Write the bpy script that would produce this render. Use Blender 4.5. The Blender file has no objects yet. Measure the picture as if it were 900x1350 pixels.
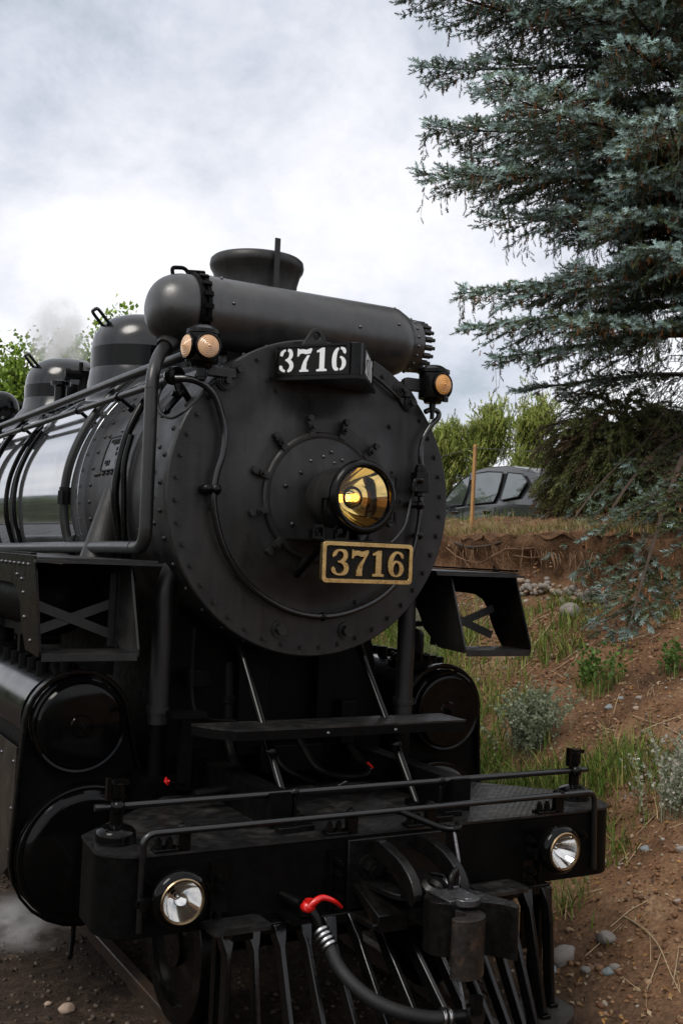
import bpy, math, random
import numpy as np
from mathutils import Vector, Matrix
from mathutils.geometry import tessellate_polygon

scene = bpy.context.scene
COL = scene.collection
rnd = random.Random(7)
R_ = math.radians

# ------------------------------------------------------------------ camera
CAM = Vector((-2.915, -5.531, 2.439))
YAW, PITCH, ROLL = 0.510, 0.038, 0.042
FPX = 1438.0
_f = Vector((math.sin(YAW) * math.cos(PITCH), math.cos(YAW) * math.cos(PITCH), math.sin(PITCH)))
_r0 = Vector((math.cos(YAW), -math.sin(YAW), 0)); _u0 = _r0.cross(_f)
CR = _r0 * math.cos(ROLL) + _u0 * math.sin(ROLL)
CU = -_r0 * math.sin(ROLL) + _u0 * math.cos(ROLL)
CF = _f
cd = bpy.data.cameras.new('camera'); cam = bpy.data.objects.new('camera', cd); COL.objects.link(cam)
cd.sensor_fit = 'VERTICAL'; cd.sensor_height = 36.0; cd.lens = 36.0 * FPX / 1350.0
cd.clip_start = 0.05; cd.clip_end = 20000
cam.matrix_world = Matrix(((CR.x, CU.x, -CF.x, CAM.x), (CR.y, CU.y, -CF.y, CAM.y), (CR.z, CU.z, -CF.z, CAM.z), (0, 0, 0, 1)))
scene.camera = cam

# ------------------------------------------------------------------ sky
SKYOFF = (10.227, 6.024, 0.0)
SUN_AZ, SUN_EL = R_(248), R_(52)      # direction the light comes from, azimuth clockwise from +Y
world = bpy.data.worlds.new('World'); scene.world = world; world.use_nodes = True
nt = world.node_tree; nt.nodes.clear()
def WN(t, **k):
    n = nt.nodes.new(t)
    for a, b in k.items(): setattr(n, a, b)
    return n
L = nt.links.new
out = WN('ShaderNodeOutputWorld'); bg = WN('ShaderNodeBackground'); L(bg.outputs[0], out.inputs[0])
sky = WN('ShaderNodeTexSky', sky_type='NISHITA', sun_disc=False, sun_elevation=SUN_EL, sun_rotation=SUN_AZ)
sks = WN('ShaderNodeVectorMath', operation='SCALE'); L(sky.outputs[0], sks.inputs[0]); sks.inputs[3].default_value = 0.11
tc = WN('ShaderNodeTexCoord')
sep = WN('ShaderNodeSeparateXYZ'); L(tc.outputs['Generated'], sep.inputs[0])
zc = WN('ShaderNodeMath', operation='MAXIMUM'); L(sep.outputs[2], zc.inputs[0]); zc.inputs[1].default_value = 0.0
zp = WN('ShaderNodeMath', operation='ADD'); L(zc.outputs[0], zp.inputs[0]); zp.inputs[1].default_value = 0.55
dx = WN('ShaderNodeMath', operation='DIVIDE'); L(sep.outputs[0], dx.inputs[0]); L(zp.outputs[0], dx.inputs[1])
dy = WN('ShaderNodeMath', operation='DIVIDE'); L(sep.outputs[1], dy.inputs[0]); L(zp.outputs[0], dy.inputs[1])
cmb = WN('ShaderNodeCombineXYZ'); L(dx.outputs[0], cmb.inputs[0]); L(dy.outputs[0], cmb.inputs[1])
mp = WN('ShaderNodeMapping'); L(cmb.outputs[0], mp.inputs[0]); mp.inputs['Location'].default_value = SKYOFF
n1 = WN('ShaderNodeTexNoise'); L(mp.outputs[0], n1.inputs[0])
n1.inputs['Scale'].default_value = 1.25; n1.inputs['Detail'].default_value = 9; n1.inputs['Roughness'].default_value = .52; n1.inputs['Distortion'].default_value = .12
n2 = WN('ShaderNodeTexNoise'); L(mp.outputs[0], n2.inputs[0])
n2.inputs['Scale'].default_value = 5.5; n2.inputs['Detail'].default_value = 9; n2.inputs['Roughness'].default_value = .64; n2.inputs['Distortion'].default_value = .15
nm = WN('ShaderNodeMath', operation='MULTIPLY_ADD'); L(n2.outputs[0], nm.inputs[0]); nm.inputs[1].default_value = .42
nm2 = WN('ShaderNodeMath', operation='MULTIPLY_ADD'); L(n1.outputs[0], nm2.inputs[0]); nm2.inputs[1].default_value = 1.0; nm2.inputs[2].default_value = -.205; L(nm2.outputs[0], nm.inputs[2])
r1 = WN('ShaderNodeValToRGB'); L(nm.outputs[0], r1.inputs[0])
e = r1.color_ramp.elements
e[0].position = .31; e[0].color = (.42, .48, .55, 1)
e[1].position = .555; e[1].color = (.96, .965, .985, 1)
a_ = e.new(.395); a_.color = (.64, .675, .755, 1)
b_ = e.new(.47); b_.color = (.81, .825, .885, 1)
mx = WN('ShaderNodeMix', data_type='RGBA'); mx.inputs[0].default_value = .93
L(sks.outputs[0], mx.inputs[6]); L(r1.outputs[0], mx.inputs[7])
L(mx.outputs[2], bg.inputs[0]); bg.inputs[1].default_value = 1.0

# ------------------------------------------------------------------ sun (behind thin cloud) and exposure
sl = bpy.data.lights.new('sun', 'SUN'); sl.energy = 1.8; sl.angle = R_(26); sl.color = (1.0, .95, .87)
so = bpy.data.objects.new('sun', sl); COL.objects.link(so)
sd = Vector((math.sin(SUN_AZ) * math.cos(SUN_EL), math.cos(SUN_AZ) * math.cos(SUN_EL), math.sin(SUN_EL)))
so.rotation_euler = sd.to_track_quat('Z', 'Y').to_euler(); so.location = (0, 0, 30)
scene.render.engine = 'CYCLES'
scene.view_settings.view_transform = 'Standard'; scene.view_settings.look = 'None'
scene.view_settings.exposure = 0.18; scene.view_settings.gamma = 1.0; scene.view_settings.use_curve_mapping = False
scene.cycles.max_bounces = 8; scene.cycles.transparent_max_bounces = 12; scene.cycles.volume_bounces = 4

# ------------------------------------------------------------------ helpers
def at(px, py, **k):
    """point on the sight line through pixel (900x1350 picture) where x, y or z has the given real value"""
    d = CF + CR * ((px - 450) / FPX) - CU * ((py - 675) / FPX)
    (a, v), = k.items(); i = 'xyz'.index(a)
    return CAM + d * ((v - CAM[i]) / d[i])

def V(*a): return Vector(a[0]) if len(a) == 1 else Vector(a)

def frame(ax):
    ax = Vector(ax).normalized()
    t = Vector((0, 0, 1)) if abs(ax.z) < .9 else Vector((0, 1, 0))
    u = t.cross(ax).normalized(); v = ax.cross(u)
    return u, v, ax

def catmull(pts, n=6, closed=False):
    pts = [Vector(p) for p in pts]; o = []; m = len(pts)
    for i in range(m if closed else m - 1):
        if closed: a, b, c, d = pts[i - 1], pts[i], pts[(i + 1) % m], pts[(i + 2) % m]
        else: a, b, c, d = pts[max(i - 1, 0)], pts[i], pts[i + 1], pts[min(i + 2, m - 1)]
        for k in range(n):
            t = k / n
            o.append(.5 * ((2 * b) + (c - a) * t + (2 * a - 5 * b + 4 * c - d) * t * t + (3 * b - a - 3 * c + d) * t ** 3))
    if not closed: o.append(pts[-1])
    return o

def fillet(pts, r, n=6):
    pts = [Vector(p) for p in pts]; o = [pts[0]]
    for i in range(1, len(pts) - 1):
        a, b, c = pts[i - 1], pts[i], pts[i + 1]
        d1 = (a - b); d2 = (c - b); rr = min(r, d1.length * .48, d2.length * .48)
        p = b + d1.normalized() * rr; q = b + d2.normalized() * rr
        for k in range(n + 1):
            t = k / n; o.append(p * (1 - t) ** 2 + b * 2 * t * (1 - t) + q * t * t)
    o.append(pts[-1]); return o

class G:
    def __init__(s): s.v = []; s.f = []
    def add(s, vs, fs):
        b = len(s.v); s.v += [tuple(x) for x in vs]; s.f += [tuple(i + b for i in f) for f in fs]; return s
    def box(s, c, size, M=None):
        c = Vector(c); h = [x / 2 for x in size]
        vs = [Vector((x * h[0], y * h[1], z * h[2])) for x in (-1, 1) for y in (-1, 1) for z in (-1, 1)]
        if M is not None: vs = [M @ v for v in vs]
        return s.add([v + c for v in vs], [(0, 1, 3, 2), (4, 6, 7, 5), (0, 4, 5, 1), (2, 3, 7, 6), (0, 2, 6, 4), (1, 5, 7, 3)])
    def bar(s, p0, p1, w, h, up=(0, 0, 1)):
        p0 = Vector(p0); p1 = Vector(p1); ax = (p1 - p0); l = ax.length; ax.normalize()
        u = Vector(up).cross(ax)
        if u.length < 1e-4: u = Vector((1, 0, 0)).cross(ax)
        u.normalize(); v = ax.cross(u)
        M = Matrix((u, v, ax)).transposed()
        return s.box((p0 + p1) / 2, (w, h, l), M)
    def cyl(s, p0, p1, r0, r1=None, n=16, caps=True, tw=0):
        p0 = Vector(p0); p1 = Vector(p1); r1 = r0 if r1 is None else r1
        u, v, ax = frame(p1 - p0); vs = []
        for p, r in ((p0, r0), (p1, r1)):
            for i in range(n):
                a = 2 * math.pi * (i + tw) / n; vs.append(p + (u * math.cos(a) + v * math.sin(a)) * r)
        fs = [(i, (i + 1) % n, n + (i + 1) % n, n + i) for i in range(n)]
        if caps: fs += [tuple(range(n - 1, -1, -1)), tuple(range(n, 2 * n))]
        return s.add(vs, fs)
    def tube(s, pts, r, n=10, closed=False, caps=True):
        pts = [Vector(p) for p in pts]; m = len(pts); vs = []; pu = None
        rr = r if hasattr(r, '__len__') else [r] * m
        for i in range(m):
            if closed: t = pts[(i + 1) % m] - pts[i - 1]
            else: t = pts[min(i + 1, m - 1)] - pts[max(i - 1, 0)]
            if t.length < 1e-9: t = Vector((0, 0, 1))
            t.normalize()
            if pu is None: pu = frame(t)[0]
            pu = (pu - t * pu.dot(t))
            if pu.length < 1e-6: pu = frame(t)[0]
            pu.normalize(); w = t.cross(pu)
            for k in range(n):
                a = 2 * math.pi * k / n; vs.append(pts[i] + (pu * math.cos(a) + w * math.sin(a)) * rr[i])
        fs = []
        for i in range(m if closed else m - 1):
            j = (i + 1) % m
            fs += [(i * n + k, i * n + (k + 1) % n, j * n + (k + 1) % n, j * n + k) for k in range(n)]
        if caps and not closed: fs += [tuple(range(n - 1, -1, -1)), tuple((m - 1) * n + k for k in range(n))]
        return s.add(vs, fs)
    def lathe(s, prof, o, ax, n=32, a0=0, a1=2 * math.pi):
        """prof: (radius, height along ax)"""
        o = Vector(o); u, v, ax = frame(ax); full = abs(a1 - a0 - 2 * math.pi) < 1e-6
        k = n if full else n + 1; vs = []
        for r, h in prof:
            for i in range(k):
                a = a0 + (a1 - a0) * i / n; vs.append(o + ax * h + (u * math.cos(a) + v * math.sin(a)) * max(r, 1e-5))
        fs = []
        for j in range(len(prof) - 1):
            for i in range(n):
                i2 = (i + 1) % k; fs.append((j * k + i, j * k + i2, (j + 1) * k + i2, (j + 1) * k + i))
        return s.add(vs, fs)
    def sphere(s, c, r, sc=(1, 1, 1), n=16, m=10):
        c = Vector(c); vs = [c + Vector((0, 0, -r * sc[2]))]
        for j in range(1, m):
            t = math.pi * j / m - math.pi / 2
            for i in range(n):
                a = 2 * math.pi * i / n; vs.append(c + Vector((math.cos(t) * math.cos(a) * r * sc[0], math.cos(t) * math.sin(a) * r * sc[1], math.sin(t) * r * sc[2])))
        vs.append(c + Vector((0, 0, r * sc[2]))); fs = []
        for i in range(n): fs.append((0, 1 + (i + 1) % n, 1 + i)); fs.append((len(vs) - 1, 1 + (m - 2) * n + i, 1 + (m - 2) * n + (i + 1) % n))
        for j in range(m - 2):
            for i in range(n): fs.append((1 + j * n + i, 1 + j * n + (i + 1) % n, 1 + (j + 1) * n + (i + 1) % n, 1 + (j + 1) * n + i))
        return s.add(vs, fs)
    def prism(s, loops, O, U, W, d):
        """2D outline(s) (outer, holes...) spanned by U and W from O, thickened by vector d"""
        O = Vector(O); U = Vector(U); W = Vector(W); d = Vector(d)
        if not hasattr(loops[0][0], '__len__'): loops = [loops]
        flat = [p for l in loops for p in l]
        tris = tessellate_polygon([[Vector((p[0], p[1], 0)) for p in l] for l in loops])
        P = [O + U * p[0] + W * p[1] for p in flat]; m = len(P)
        fs = [tuple(t) for t in tris] + [tuple(i + m for i in reversed(t)) for t in tris]
        b = 0
        for l in loops:
            k = len(l)
            fs += [(b + i, b + (i + 1) % k, m + b + (i + 1) % k, m + b + i) for i in range(k)]; b += k
        return s.add(P + [p + d for p in P], fs)

def mesh_from(name, g):
    me = bpy.data.meshes.new(name); me.from_pydata(g.v, [], g.f); me.update()
    import bmesh
    bm = bmesh.new(); bm.from_mesh(me); bmesh.ops.recalc_face_normals(bm, faces=bm.faces); bm.to_mesh(me); bm.free()
    return me

def obj(name, g, mat, parent=None, smooth=35, bevel=0, seg=2, loc=None, rot=None):
    me = g if isinstance(g, bpy.types.Mesh) else mesh_from(name, g)
    if not isinstance(g, bpy.types.Mesh):
        me.materials.append(mat)
        if smooth:
            me.polygons.foreach_set('use_smooth', [True] * len(me.polygons)); me.set_sharp_from_angle(angle=R_(smooth))
    o = bpy.data.objects.new(name, me); COL.objects.link(o)
    if parent is not None: o.parent = parent
    if loc is not None: o.location = loc
    if rot is not None: o.rotation_euler = rot
    if bevel:
        b = o.modifiers.new('bevel', 'BEVEL'); b.width = bevel; b.segments = seg; b.limit_method = 'ANGLE'; b.angle_limit = R_(40); b.harden_normals = False
    return o

def empty(name, loc=(0, 0, 0), rz=0):
    o = bpy.data.objects.new(name, None); COL.objects.link(o); o.location = loc; o.rotation_euler = (0, 0, rz); o.empty_display_size = .2
    return o

def tag(o, label=None, cat=None, group=None, kind=None):
    if label: o['label'] = label
    if cat: o['category'] = cat
    if group: o['group'] = group
    if kind: o['kind'] = kind
    return o

def place(name, me, parent, p, ax, spin=0):
    """shared-mesh piece whose +Z looks along ax"""
    o = bpy.data.objects.new(name, me); COL.objects.link(o); o.parent = parent
    q = Vector(ax).to_track_quat('Z', 'Y'); o.rotation_mode = 'QUATERNION'
    o.rotation_quaternion = q @ Matrix.Rotation(spin, 3, 'Z').to_quaternion(); o.location = p
    return o

def shared(name, g, mat, smooth=40):
    me = mesh_from(name, g); me.materials.append(mat)
    me.polygons.foreach_set('use_smooth', [True] * len(me.polygons)); me.set_sharp_from_angle(angle=R_(smooth)); return me

# ------------------------------------------------------------------ materials
MAT = {}
def mat(name, col, rough=.5, metal=0, var=.25, vscale=6, bump=0, bscale=40, rvar=.12, coat=0, spec=.5, dirt_and_sheen=None, dscale=3, dlo=.5, dhi=.75, trans=0, emit=None, estr=0, attr=None, ior=1.5, streak=0):
    m = bpy.data.materials.new(name); m.use_nodes = True; t = m.node_tree; N = t.nodes; K = t.links.new
    b = N['Principled BSDF']
    b.inputs['Base Color'].default_value = (*col, 1); b.inputs['Roughness'].default_value = rough; b.inputs['Metallic'].default_value = metal
    b.inputs['Coat Weight'].default_value = coat; b.inputs['Coat Roughness'].default_value = .06; b.inputs['Specular IOR Level'].default_value = spec
    b.inputs['Transmission Weight'].default_value = trans; b.inputs['IOR'].default_value = ior
    if emit: b.inputs['Emission Color'].default_value = (*emit, 1); b.inputs['Emission Strength'].default_value = estr
    c = N.new('ShaderNodeTexCoord'); src = c.outputs['Object']
    if var or rvar:
        n = N.new('ShaderNodeTexNoise'); n.inputs['Scale'].default_value = vscale; n.inputs['Detail'].default_value = 6; n.inputs['Roughness'].default_value = .62; K(src, n.inputs[0])
        r = N.new('ShaderNodeMapRange'); r.inputs[1].default_value = .3; r.inputs[2].default_value = .7; r.inputs[3].default_value = 1 - var; r.inputs[4].default_value = 1 + var; K(n.outputs[0], r.inputs[0])
        s = N.new('ShaderNodeVectorMath'); s.operation = 'SCALE'; s.inputs[0].default_value = col; K(r.outputs[0], s.inputs[3]); colout = s.outputs[0]
        if streak:
            mpk = N.new('ShaderNodeMapping'); mpk.inputs['Scale'].default_value = (9, 9, .9); K(src, mpk.inputs[0]); nk = N.new('ShaderNodeTexNoise'); nk.inputs['Scale'].default_value = 1.6; nk.inputs['Detail'].default_value = 8; nk.inputs['Roughness'].default_value = .65; K(mpk.outputs[0], nk.inputs[0])
            rk = N.new('ShaderNodeMapRange'); rk.inputs[1].default_value = .35; rk.inputs[2].default_value = .7; rk.inputs[3].default_value = 1 - streak; rk.inputs[4].default_value = 1 + 1.6 * streak; K(nk.outputs[0], rk.inputs[0])
            sk_ = N.new('ShaderNodeVectorMath'); sk_.operation = 'SCALE'; K(colout, sk_.inputs[0]); K(rk.outputs[0], sk_.inputs[3]); colout = sk_.outputs[0]
        if attr:
            a = N.new('ShaderNodeAttribute'); a.attribute_name = attr; s2 = N.new('ShaderNodeVectorMath'); s2.operation = 'MULTIPLY'; K(a.outputs[0], s2.inputs[0]); K(colout, s2.inputs[1]); colout = s2.outputs[0]
        if dirt_and_sheen:
            n2 = N.new('ShaderNodeTexNoise'); n2.inputs['Scale'].default_value = dscale; n2.inputs['Detail'].default_value = 9; n2.inputs['Roughness'].default_value = .7; K(src, n2.inputs[0])
            r2 = N.new('ShaderNodeMapRange'); r2.inputs[1].default_value = dlo; r2.inputs[2].default_value = dhi; r2.clamp = True; K(n2.outputs[0], r2.inputs[0])
            x = N.new('ShaderNodeMix'); x.data_type = 'RGBA'; K(r2.outputs[0], x.inputs[0]); K(colout, x.inputs[6]); x.inputs[7].default_value = (*dirt_and_sheen, 1); colout = x.outputs[2]
        K(colout, b.inputs['Base Color'])
        if rvar:
            n3 = N.new('ShaderNodeTexNoise'); n3.inputs['Scale'].default_value = vscale * 2.3; n3.inputs['Detail'].default_value = 5; K(src, n3.inputs[0])
            r3 = N.new('ShaderNodeMapRange'); r3.inputs[1].default_value = .3; r3.inputs[2].default_value = .7; r3.inputs[3].default_value = max(.02, rough - rvar); r3.inputs[4].default_value = min(1, rough + rvar); K(n3.outputs[0], r3.inputs[0]); K(r3.outputs[0], b.inputs['Roughness'])
    if bump:
        n4 = N.new('ShaderNodeTexNoise'); n4.inputs['Scale'].default_value = bscale; n4.inputs['Detail'].default_value = 5; K(src, n4.inputs[0])
        bp = N.new('ShaderNodeBump'); bp.inputs['Strength'].default_value = bump; bp.inputs['Distance'].default_value = .01; K(n4.outputs[0], bp.inputs['Height']); K(bp.outputs[0], b.inputs['Normal'])
    MAT[name] = m; return m

mat('graphite', (.0105, .0100, .0096), .47, var=.28, vscale=3.5, bump=.12, bscale=90, rvar=.10, spec=.42, streak=.55, dirt_and_sheen=(.021, .018, .0155), dscale=2.6, dlo=.50, dhi=.78)
mat('heater_black', (.0175, .0168, .0165), .36, spec=.85, var=.25, vscale=5, bump=.07, bscale=70, rvar=.08, streak=.3, dirt_and_sheen=(.034, .033, .032), dscale=5, dlo=.52, dhi=.78)
mat('gloss_black', (.0022, .0022, .0022), .10, var=.2, vscale=3, rvar=.05, spec=.16, coat=.06, bump=.02, bscale=8, dirt_and_sheen=(.006, .005, .0042), dscale=5, dlo=.55, dhi=.8)
mat('jacket_black', (.40, .41, .43), .075, metal=.85, var=.12, vscale=2, rvar=.03, coat=.6, bump=.035, bscale=3.5, dirt_and_sheen=(.20, .20, .205), dscale=1.6, dlo=.55, dhi=.8)
mat('satin_black', (.0022, .0021, .0020), .24, var=.3, vscale=9, rvar=.08, spec=.2, bump=.03, bscale=60, dirt_and_sheen=(.007, .0055, .0045), dscale=6, dlo=.58, dhi=.85)
mat('pipe_grey', (.013, .0125, .012), .34, var=.2, vscale=12, rvar=.06, bump=.04, bscale=90)
mat('rough_black', (.0018, .0017, .0016), .5, var=.35, vscale=8, rvar=.1, spec=.09, bump=.15, bscale=50, dirt_and_sheen=(.006, .0045, .0035), dscale=5, dlo=.58, dhi=.8)
mat('greasy_black', (.0035, .0032, .003), .33, var=.3, vscale=14, rvar=.12, spec=.25, bump=.12, bscale=45, dirt_and_sheen=(.016, .009, .006), dscale=9, dlo=.6, dhi=.75)
mat('rusty_black', (.010, .008, .006), .45, var=.4, vscale=12, rvar=.12, bump=.2, bscale=40, dirt_and_sheen=(.085, .040, .022), dscale=7, dlo=.52, dhi=.68)
mat('ground_sheen_panel', (.020, .0155, .011), .42, var=.35, vscale=5, rvar=.1, bump=.03, bscale=20, dirt_and_sheen=(.055, .042, .028), dscale=2.5, dlo=.45, dhi=.8)  # brown of the reflected ground is painted into base and patches
mat('brown_sheen_black', (.0035, .0027, .0024), .30, var=.4, vscale=7, rvar=.1, spec=.12, bump=.03, bscale=30, dirt_and_sheen=(.012, .0055, .0035), dscale=6, dlo=.5, dhi=.7)  # black plate, reddish brown reflection painted in as patches
mat('brass', (.62, .44, .19), .30, metal=1, var=.15, vscale=18, rvar=.1, bump=.03, bscale=90, dirt_and_sheen=(.36, .23, .09), dscale=14, dlo=.5, dhi=.8)
mat('gold_mirror', (.86, .72, .42), .05, metal=1, var=.1, vscale=8, rvar=.03)
mat('chrome', (.75, .74, .72), .08, metal=1, var=.05, rvar=.03)
mat('steel', (.42, .42, .42), .28, metal=1, var=.2, vscale=40, rvar=.1)
mat('worn_steel', (.12, .12, .125), .32, metal=.8, var=.3, vscale=30, rvar=.12, bump=.1, bscale=80)
mat('white_paint', (.78, .79, .80), .5, var=.06, vscale=60, rvar=.1)
mat('number_board', (.0045, .0045, .0035), .45, var=.3, vscale=20, rvar=.1, spec=.2)
mat('red_paint', (.55, .008, .006), .3, var=.2, vscale=50, rvar=.08, coat=.3)
mat('rubber', (.007, .007, .007), .6, var=.25, vscale=30, bump=.1, bscale=80, rvar=.1)
mat('lens_glass', (1, 1, 1), .02, trans=1, var=0, rvar=0, ior=1.25)
mat('amber_lens', (.92, .55, .30), .12, trans=.25, var=.08, vscale=30, rvar=.05, coat=.5)
mat('rail_black', (.006, .006, .0062), .20, var=.2, vscale=14, rvar=.07, spec=.6, bump=.03, bscale=70)
mat('orange_lens', (.92, .42, .10), .12, trans=.25, var=.08, vscale=30, rvar=.05, coat=.5)
mat('lit_brace', (.028, .027, .026), .5, var=.2, vscale=9, rvar=.1)  # graphite lightened, so the light on the cross brace sits in its colour
mat('lamp_rim', (.30, .22, .13), .3, metal=1, var=.2, vscale=20, rvar=.1)
mat('bar_black', (.003, .003, .003), .20, var=.3, vscale=12, rvar=.08, spec=.42, bump=.05, bscale=50)
mat('toe_iron', (.016, .0145, .0135), .5, var=.35, vscale=10, rvar=.1, bump=.2, bscale=30, dirt_and_sheen=(.035, .026, .02), dscale=6, dlo=.5, dhi=.75)
mat('bulb_glow', (1, .7, .3), .3, var=0, rvar=0, emit=(1, .45, .10), estr=4)
mat('rail_steel', (.045, .033, .025), .45, metal=.3, var=.3, vscale=15, rvar=.12, dirt_and_sheen=(.06, .028, .014), dscale=8, dlo=.45, dhi=.7)
mat('sleeper_wood', (.06, .045, .033), .85, var=.4, vscale=9, bump=.4, bscale=30)
mat('post_wood', (.42, .22, .075), .7, var=.22, vscale=14, bump=.2, bscale=50)
mat('bark', (.060, .042, .030), .9, var=.4, vscale=14, bump=.6, bscale=25)
mat('root_wood', (.17, .095, .05), .85, var=.35, vscale=18, bump=.3, bscale=60)
mat('dry_stem', (.34, .25, .15), .8, var=.3, vscale=18)
mat('stone', (.27, .25, .225), .8, var=.25, vscale=9, bump=.25, bscale=35, dirt_and_sheen=(.15, .105, .075), dscale=9, dlo=.45, dhi=.65)
mat('stone_warm', (.34, .25, .19), .8, var=.25, vscale=12, bump=.2, bscale=40, dirt_and_sheen=(.16, .09, .055), dscale=7, dlo=.5, dhi=.7)
mat('stone_blue', (.19, .215, .215), .75, var=.25, vscale=12, bump=.2, bscale=40)
mat('car_paint', (.035, .038, .043), .12, metal=.25, var=.05, rvar=.02, coat=1)
mat('car_trim', (.006, .006, .006), .35, var=.1, rvar=.05)
mat('car_glass', (.13, .15, .155), .03, metal=.7, var=.1, rvar=.01, coat=1)

mat('dome_black', (.0035, .0035, .0037), .21, var=.3, vscale=3, rvar=.08, spec=.55, coat=.1, bump=.12, bscale=7, dirt_and_sheen=(.010, .0095, .0095), dscale=4, dlo=.55, dhi=.75)
# tread plate: raised lozenges from a two-way wave
def tread(name, col):
    m = mat(name, col, .42, var=.4, vscale=7, rvar=.12, dirt_and_sheen=(.04, .035, .03), dscale=4, dlo=.5, dhi=.8)
    t = m.node_tree; N = t.nodes; K = t.links.new; b = N['Principled BSDF']; c = N.new('ShaderNodeTexCoord'); hs = []
    for sgn in (1, -1):
        mpn = N.new('ShaderNodeMapping'); mpn.inputs['Rotation'].default_value = (0, 0, sgn * R_(45)); mpn.inputs['Scale'].default_value = (34, 34, 0); K(c.outputs['Object'], mpn.inputs[0])
        w = N.new('ShaderNodeTexVoronoi'); w.distance = 'MANHATTAN'; w.inputs['Randomness'].default_value = 0; w.inputs['Scale'].default_value = 1; K(mpn.outputs[0], w.inputs[0]); hs.append(w.outputs['Distance'])
    mm = N.new('ShaderNodeMath'); mm.operation = 'MINIMUM'; K(hs[0], mm.inputs[0]); K(hs[1], mm.inputs[1])
    bp = N.new('ShaderNodeBump'); bp.inputs['Strength'].default_value = .3; bp.inputs['Distance'].default_value = .005; bp.invert = True; K(mm.outputs[0], bp.inputs['Height']); K(bp.outputs[0], b.inputs['Normal'])
tread('tread_plate', (.0060, .0057, .0055))
# ================================================================== the locomotive (front looks along -Y, rail top z = 0)
loco = tag(empty('steam_locomotive', (0, 0, 0)), 'black steam locomotive numbered 3716 seen from its front corner', 'locomotive')
ZB, RS = 2.75, .9
AX = Vector((0, 0, ZB)); FWD = Vector((0, -1, 0))
def ring(r, a, y): return Vector((r * math.cos(a), y, ZB + r * math.sin(a)))

# shared small pieces
HEX = shared('bolt', G().cyl((0, 0, 0), (0, 0, .006), .017, n=10).cyl((0, 0, .006), (0, 0, .02), .0115, .0105, n=6), MAT['graphite'])
HEXB = shared('bolt', G().cyl((0, 0, 0), (0, 0, .008), .026, n=12).cyl((0, 0, .008), (0, 0, .034), .018, .0165, n=6).cyl((0, 0, .034), (0, 0, .046), .009, n=8), MAT['satin_black'])
RIV = shared('rivet', G().lathe([(.0145, 0), (.0135, .006), (.009, .011), (.0001, .0135)], (0, 0, 0), (0, 0, 1), 10), MAT['graphite'])
RIVS = shared('rivet', G().lathe([(.011, 0), (.010, .005), (.006, .009), (.0001, .0105)], (0, 0, 0), (0, 0, 1), 8), MAT['worn_steel'])
STUD = shared('stud', G().cyl((0, 0, 0), (0, 0, .05), .021, n=6).cyl((0, 0, .05), (0, 0, .075), .012, n=8), MAT['graphite'])

# smokebox barrel
g = G().lathe([(.86, .02), (RS, .02), (RS, .62), (.903, .63), (.903, .70), (RS, .71), (RS, 1.52), (.86, 1.52)], AX, (0, 1, 0), 96)
smokebox = obj('smokebox', g, MAT['graphite'], loco, 25)
def barrel_rivets(y, a0, a1, n, parent, r, me=RIV):
    for i in range(n):
        a = R_(a0 + (a1 - a0) * i / max(1, n - 1)); p = ring(r, a, y); place('rivet', me, parent, p, Vector((math.cos(a), 0, math.sin(a))))
barrel_rivets(.09, 100, 285, 20, smokebox, RS)
barrel_rivets(.20, 165, 192, 4, smokebox, RS); barrel_rivets(.33, 150, 196, 5, smokebox, RS)
barrel_rivets(1.40, 120, 225, 16, smokebox, RS); barrel_rivets(1.29, 122, 172, 4, smokebox, RS)
for k in range(6): place('rivet', RIV, smokebox, ring(RS, R_(172), 1.32 - k * .085), Vector((-1, 0, .1)))

# front plate, dished towards the door
prof = [(.895, .03), (.905, .02), (.905, -.012), (.897, -.02), (.63, -.02), (.60, -.022), (.56, -.032), (.50, -.055), (.455, -.074), (.43, -.08), (.36, -.08)]
front = obj('smokebox_front', G().lathe([(r, h) for r, h in prof], AX, (0, 1, 0), 96), MAT['graphite'], loco, 25)
for i in range(44):
    a = 2 * math.pi * (i + .5) / 44
    place('bolt', HEX, front, ring(.852, a, -.02), FWD, rnd.random())
for i in range(10):
    a = R_(8 + 36 * i); place('bolt', HEX, front, ring(.655, a, -.02), FWD, rnd.random())
for px, py in ((368, 829), (455, 831)):
    p = at(px, py, y=-.02); place('washout_plug', shared('washout_plug', G().cyl((0, 0, 0), (0, 0, .012), .05, n=16).cyl((0, 0, .012), (0, 0, .045), .033, n=6), MAT['graphite']), front, p, FWD)
# door
door = obj('smokebox_door', G().lathe([(.372, -.078), (.372, -.098), (.362, -.107), (.345, -.108), (.335, -.104), (.25, -.122), (.12, -.137), (.0001, -.14)], AX, (0, 1, 0), 72), MAT['graphite'], loco, 30)
clampm = shared('door_clamp', G().box((0, .006, .018), (.036, .115, .022)).cyl((0, .05, 0), (0, .05, .045), .019, n=6).cyl((0, .0, .028), (0, .0, .045), .023, n=6).cyl((0, 0, .045), (0, 0, .07), .012, n=8), MAT['graphite'])
for k in range(12):
    a = R_(14 + 30 * k); p = ring(.405, a, -.088)
    o = bpy.data.objects.new('door_clamp', clampm); COL.objects.link(o); o.parent = door
    rad = Vector((math.cos(a), 0, math.sin(a))); tan = rad.cross(FWD)
    o.matrix_local = Matrix((( tan.x, rad.x, 0, p.x), (tan.y, rad.y, -1, p.y), (tan.z, rad.z, 0, p.z), (0, 0, 0, 1)))
for x, z in ((-.16, .13), (-.02, .23), (.05, .20), (-.10, .20), (.03, .26), (.10, .22), (-.25, .05), (-.2, -.16), (.14, -.24)):
    place('rivet', RIVS if z > .19 else RIV, door, Vector((x, -.125, ZB + z)) if math.hypot(x, z) < .27 else Vector((x, -.117, ZB + z)), FWD)

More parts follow.
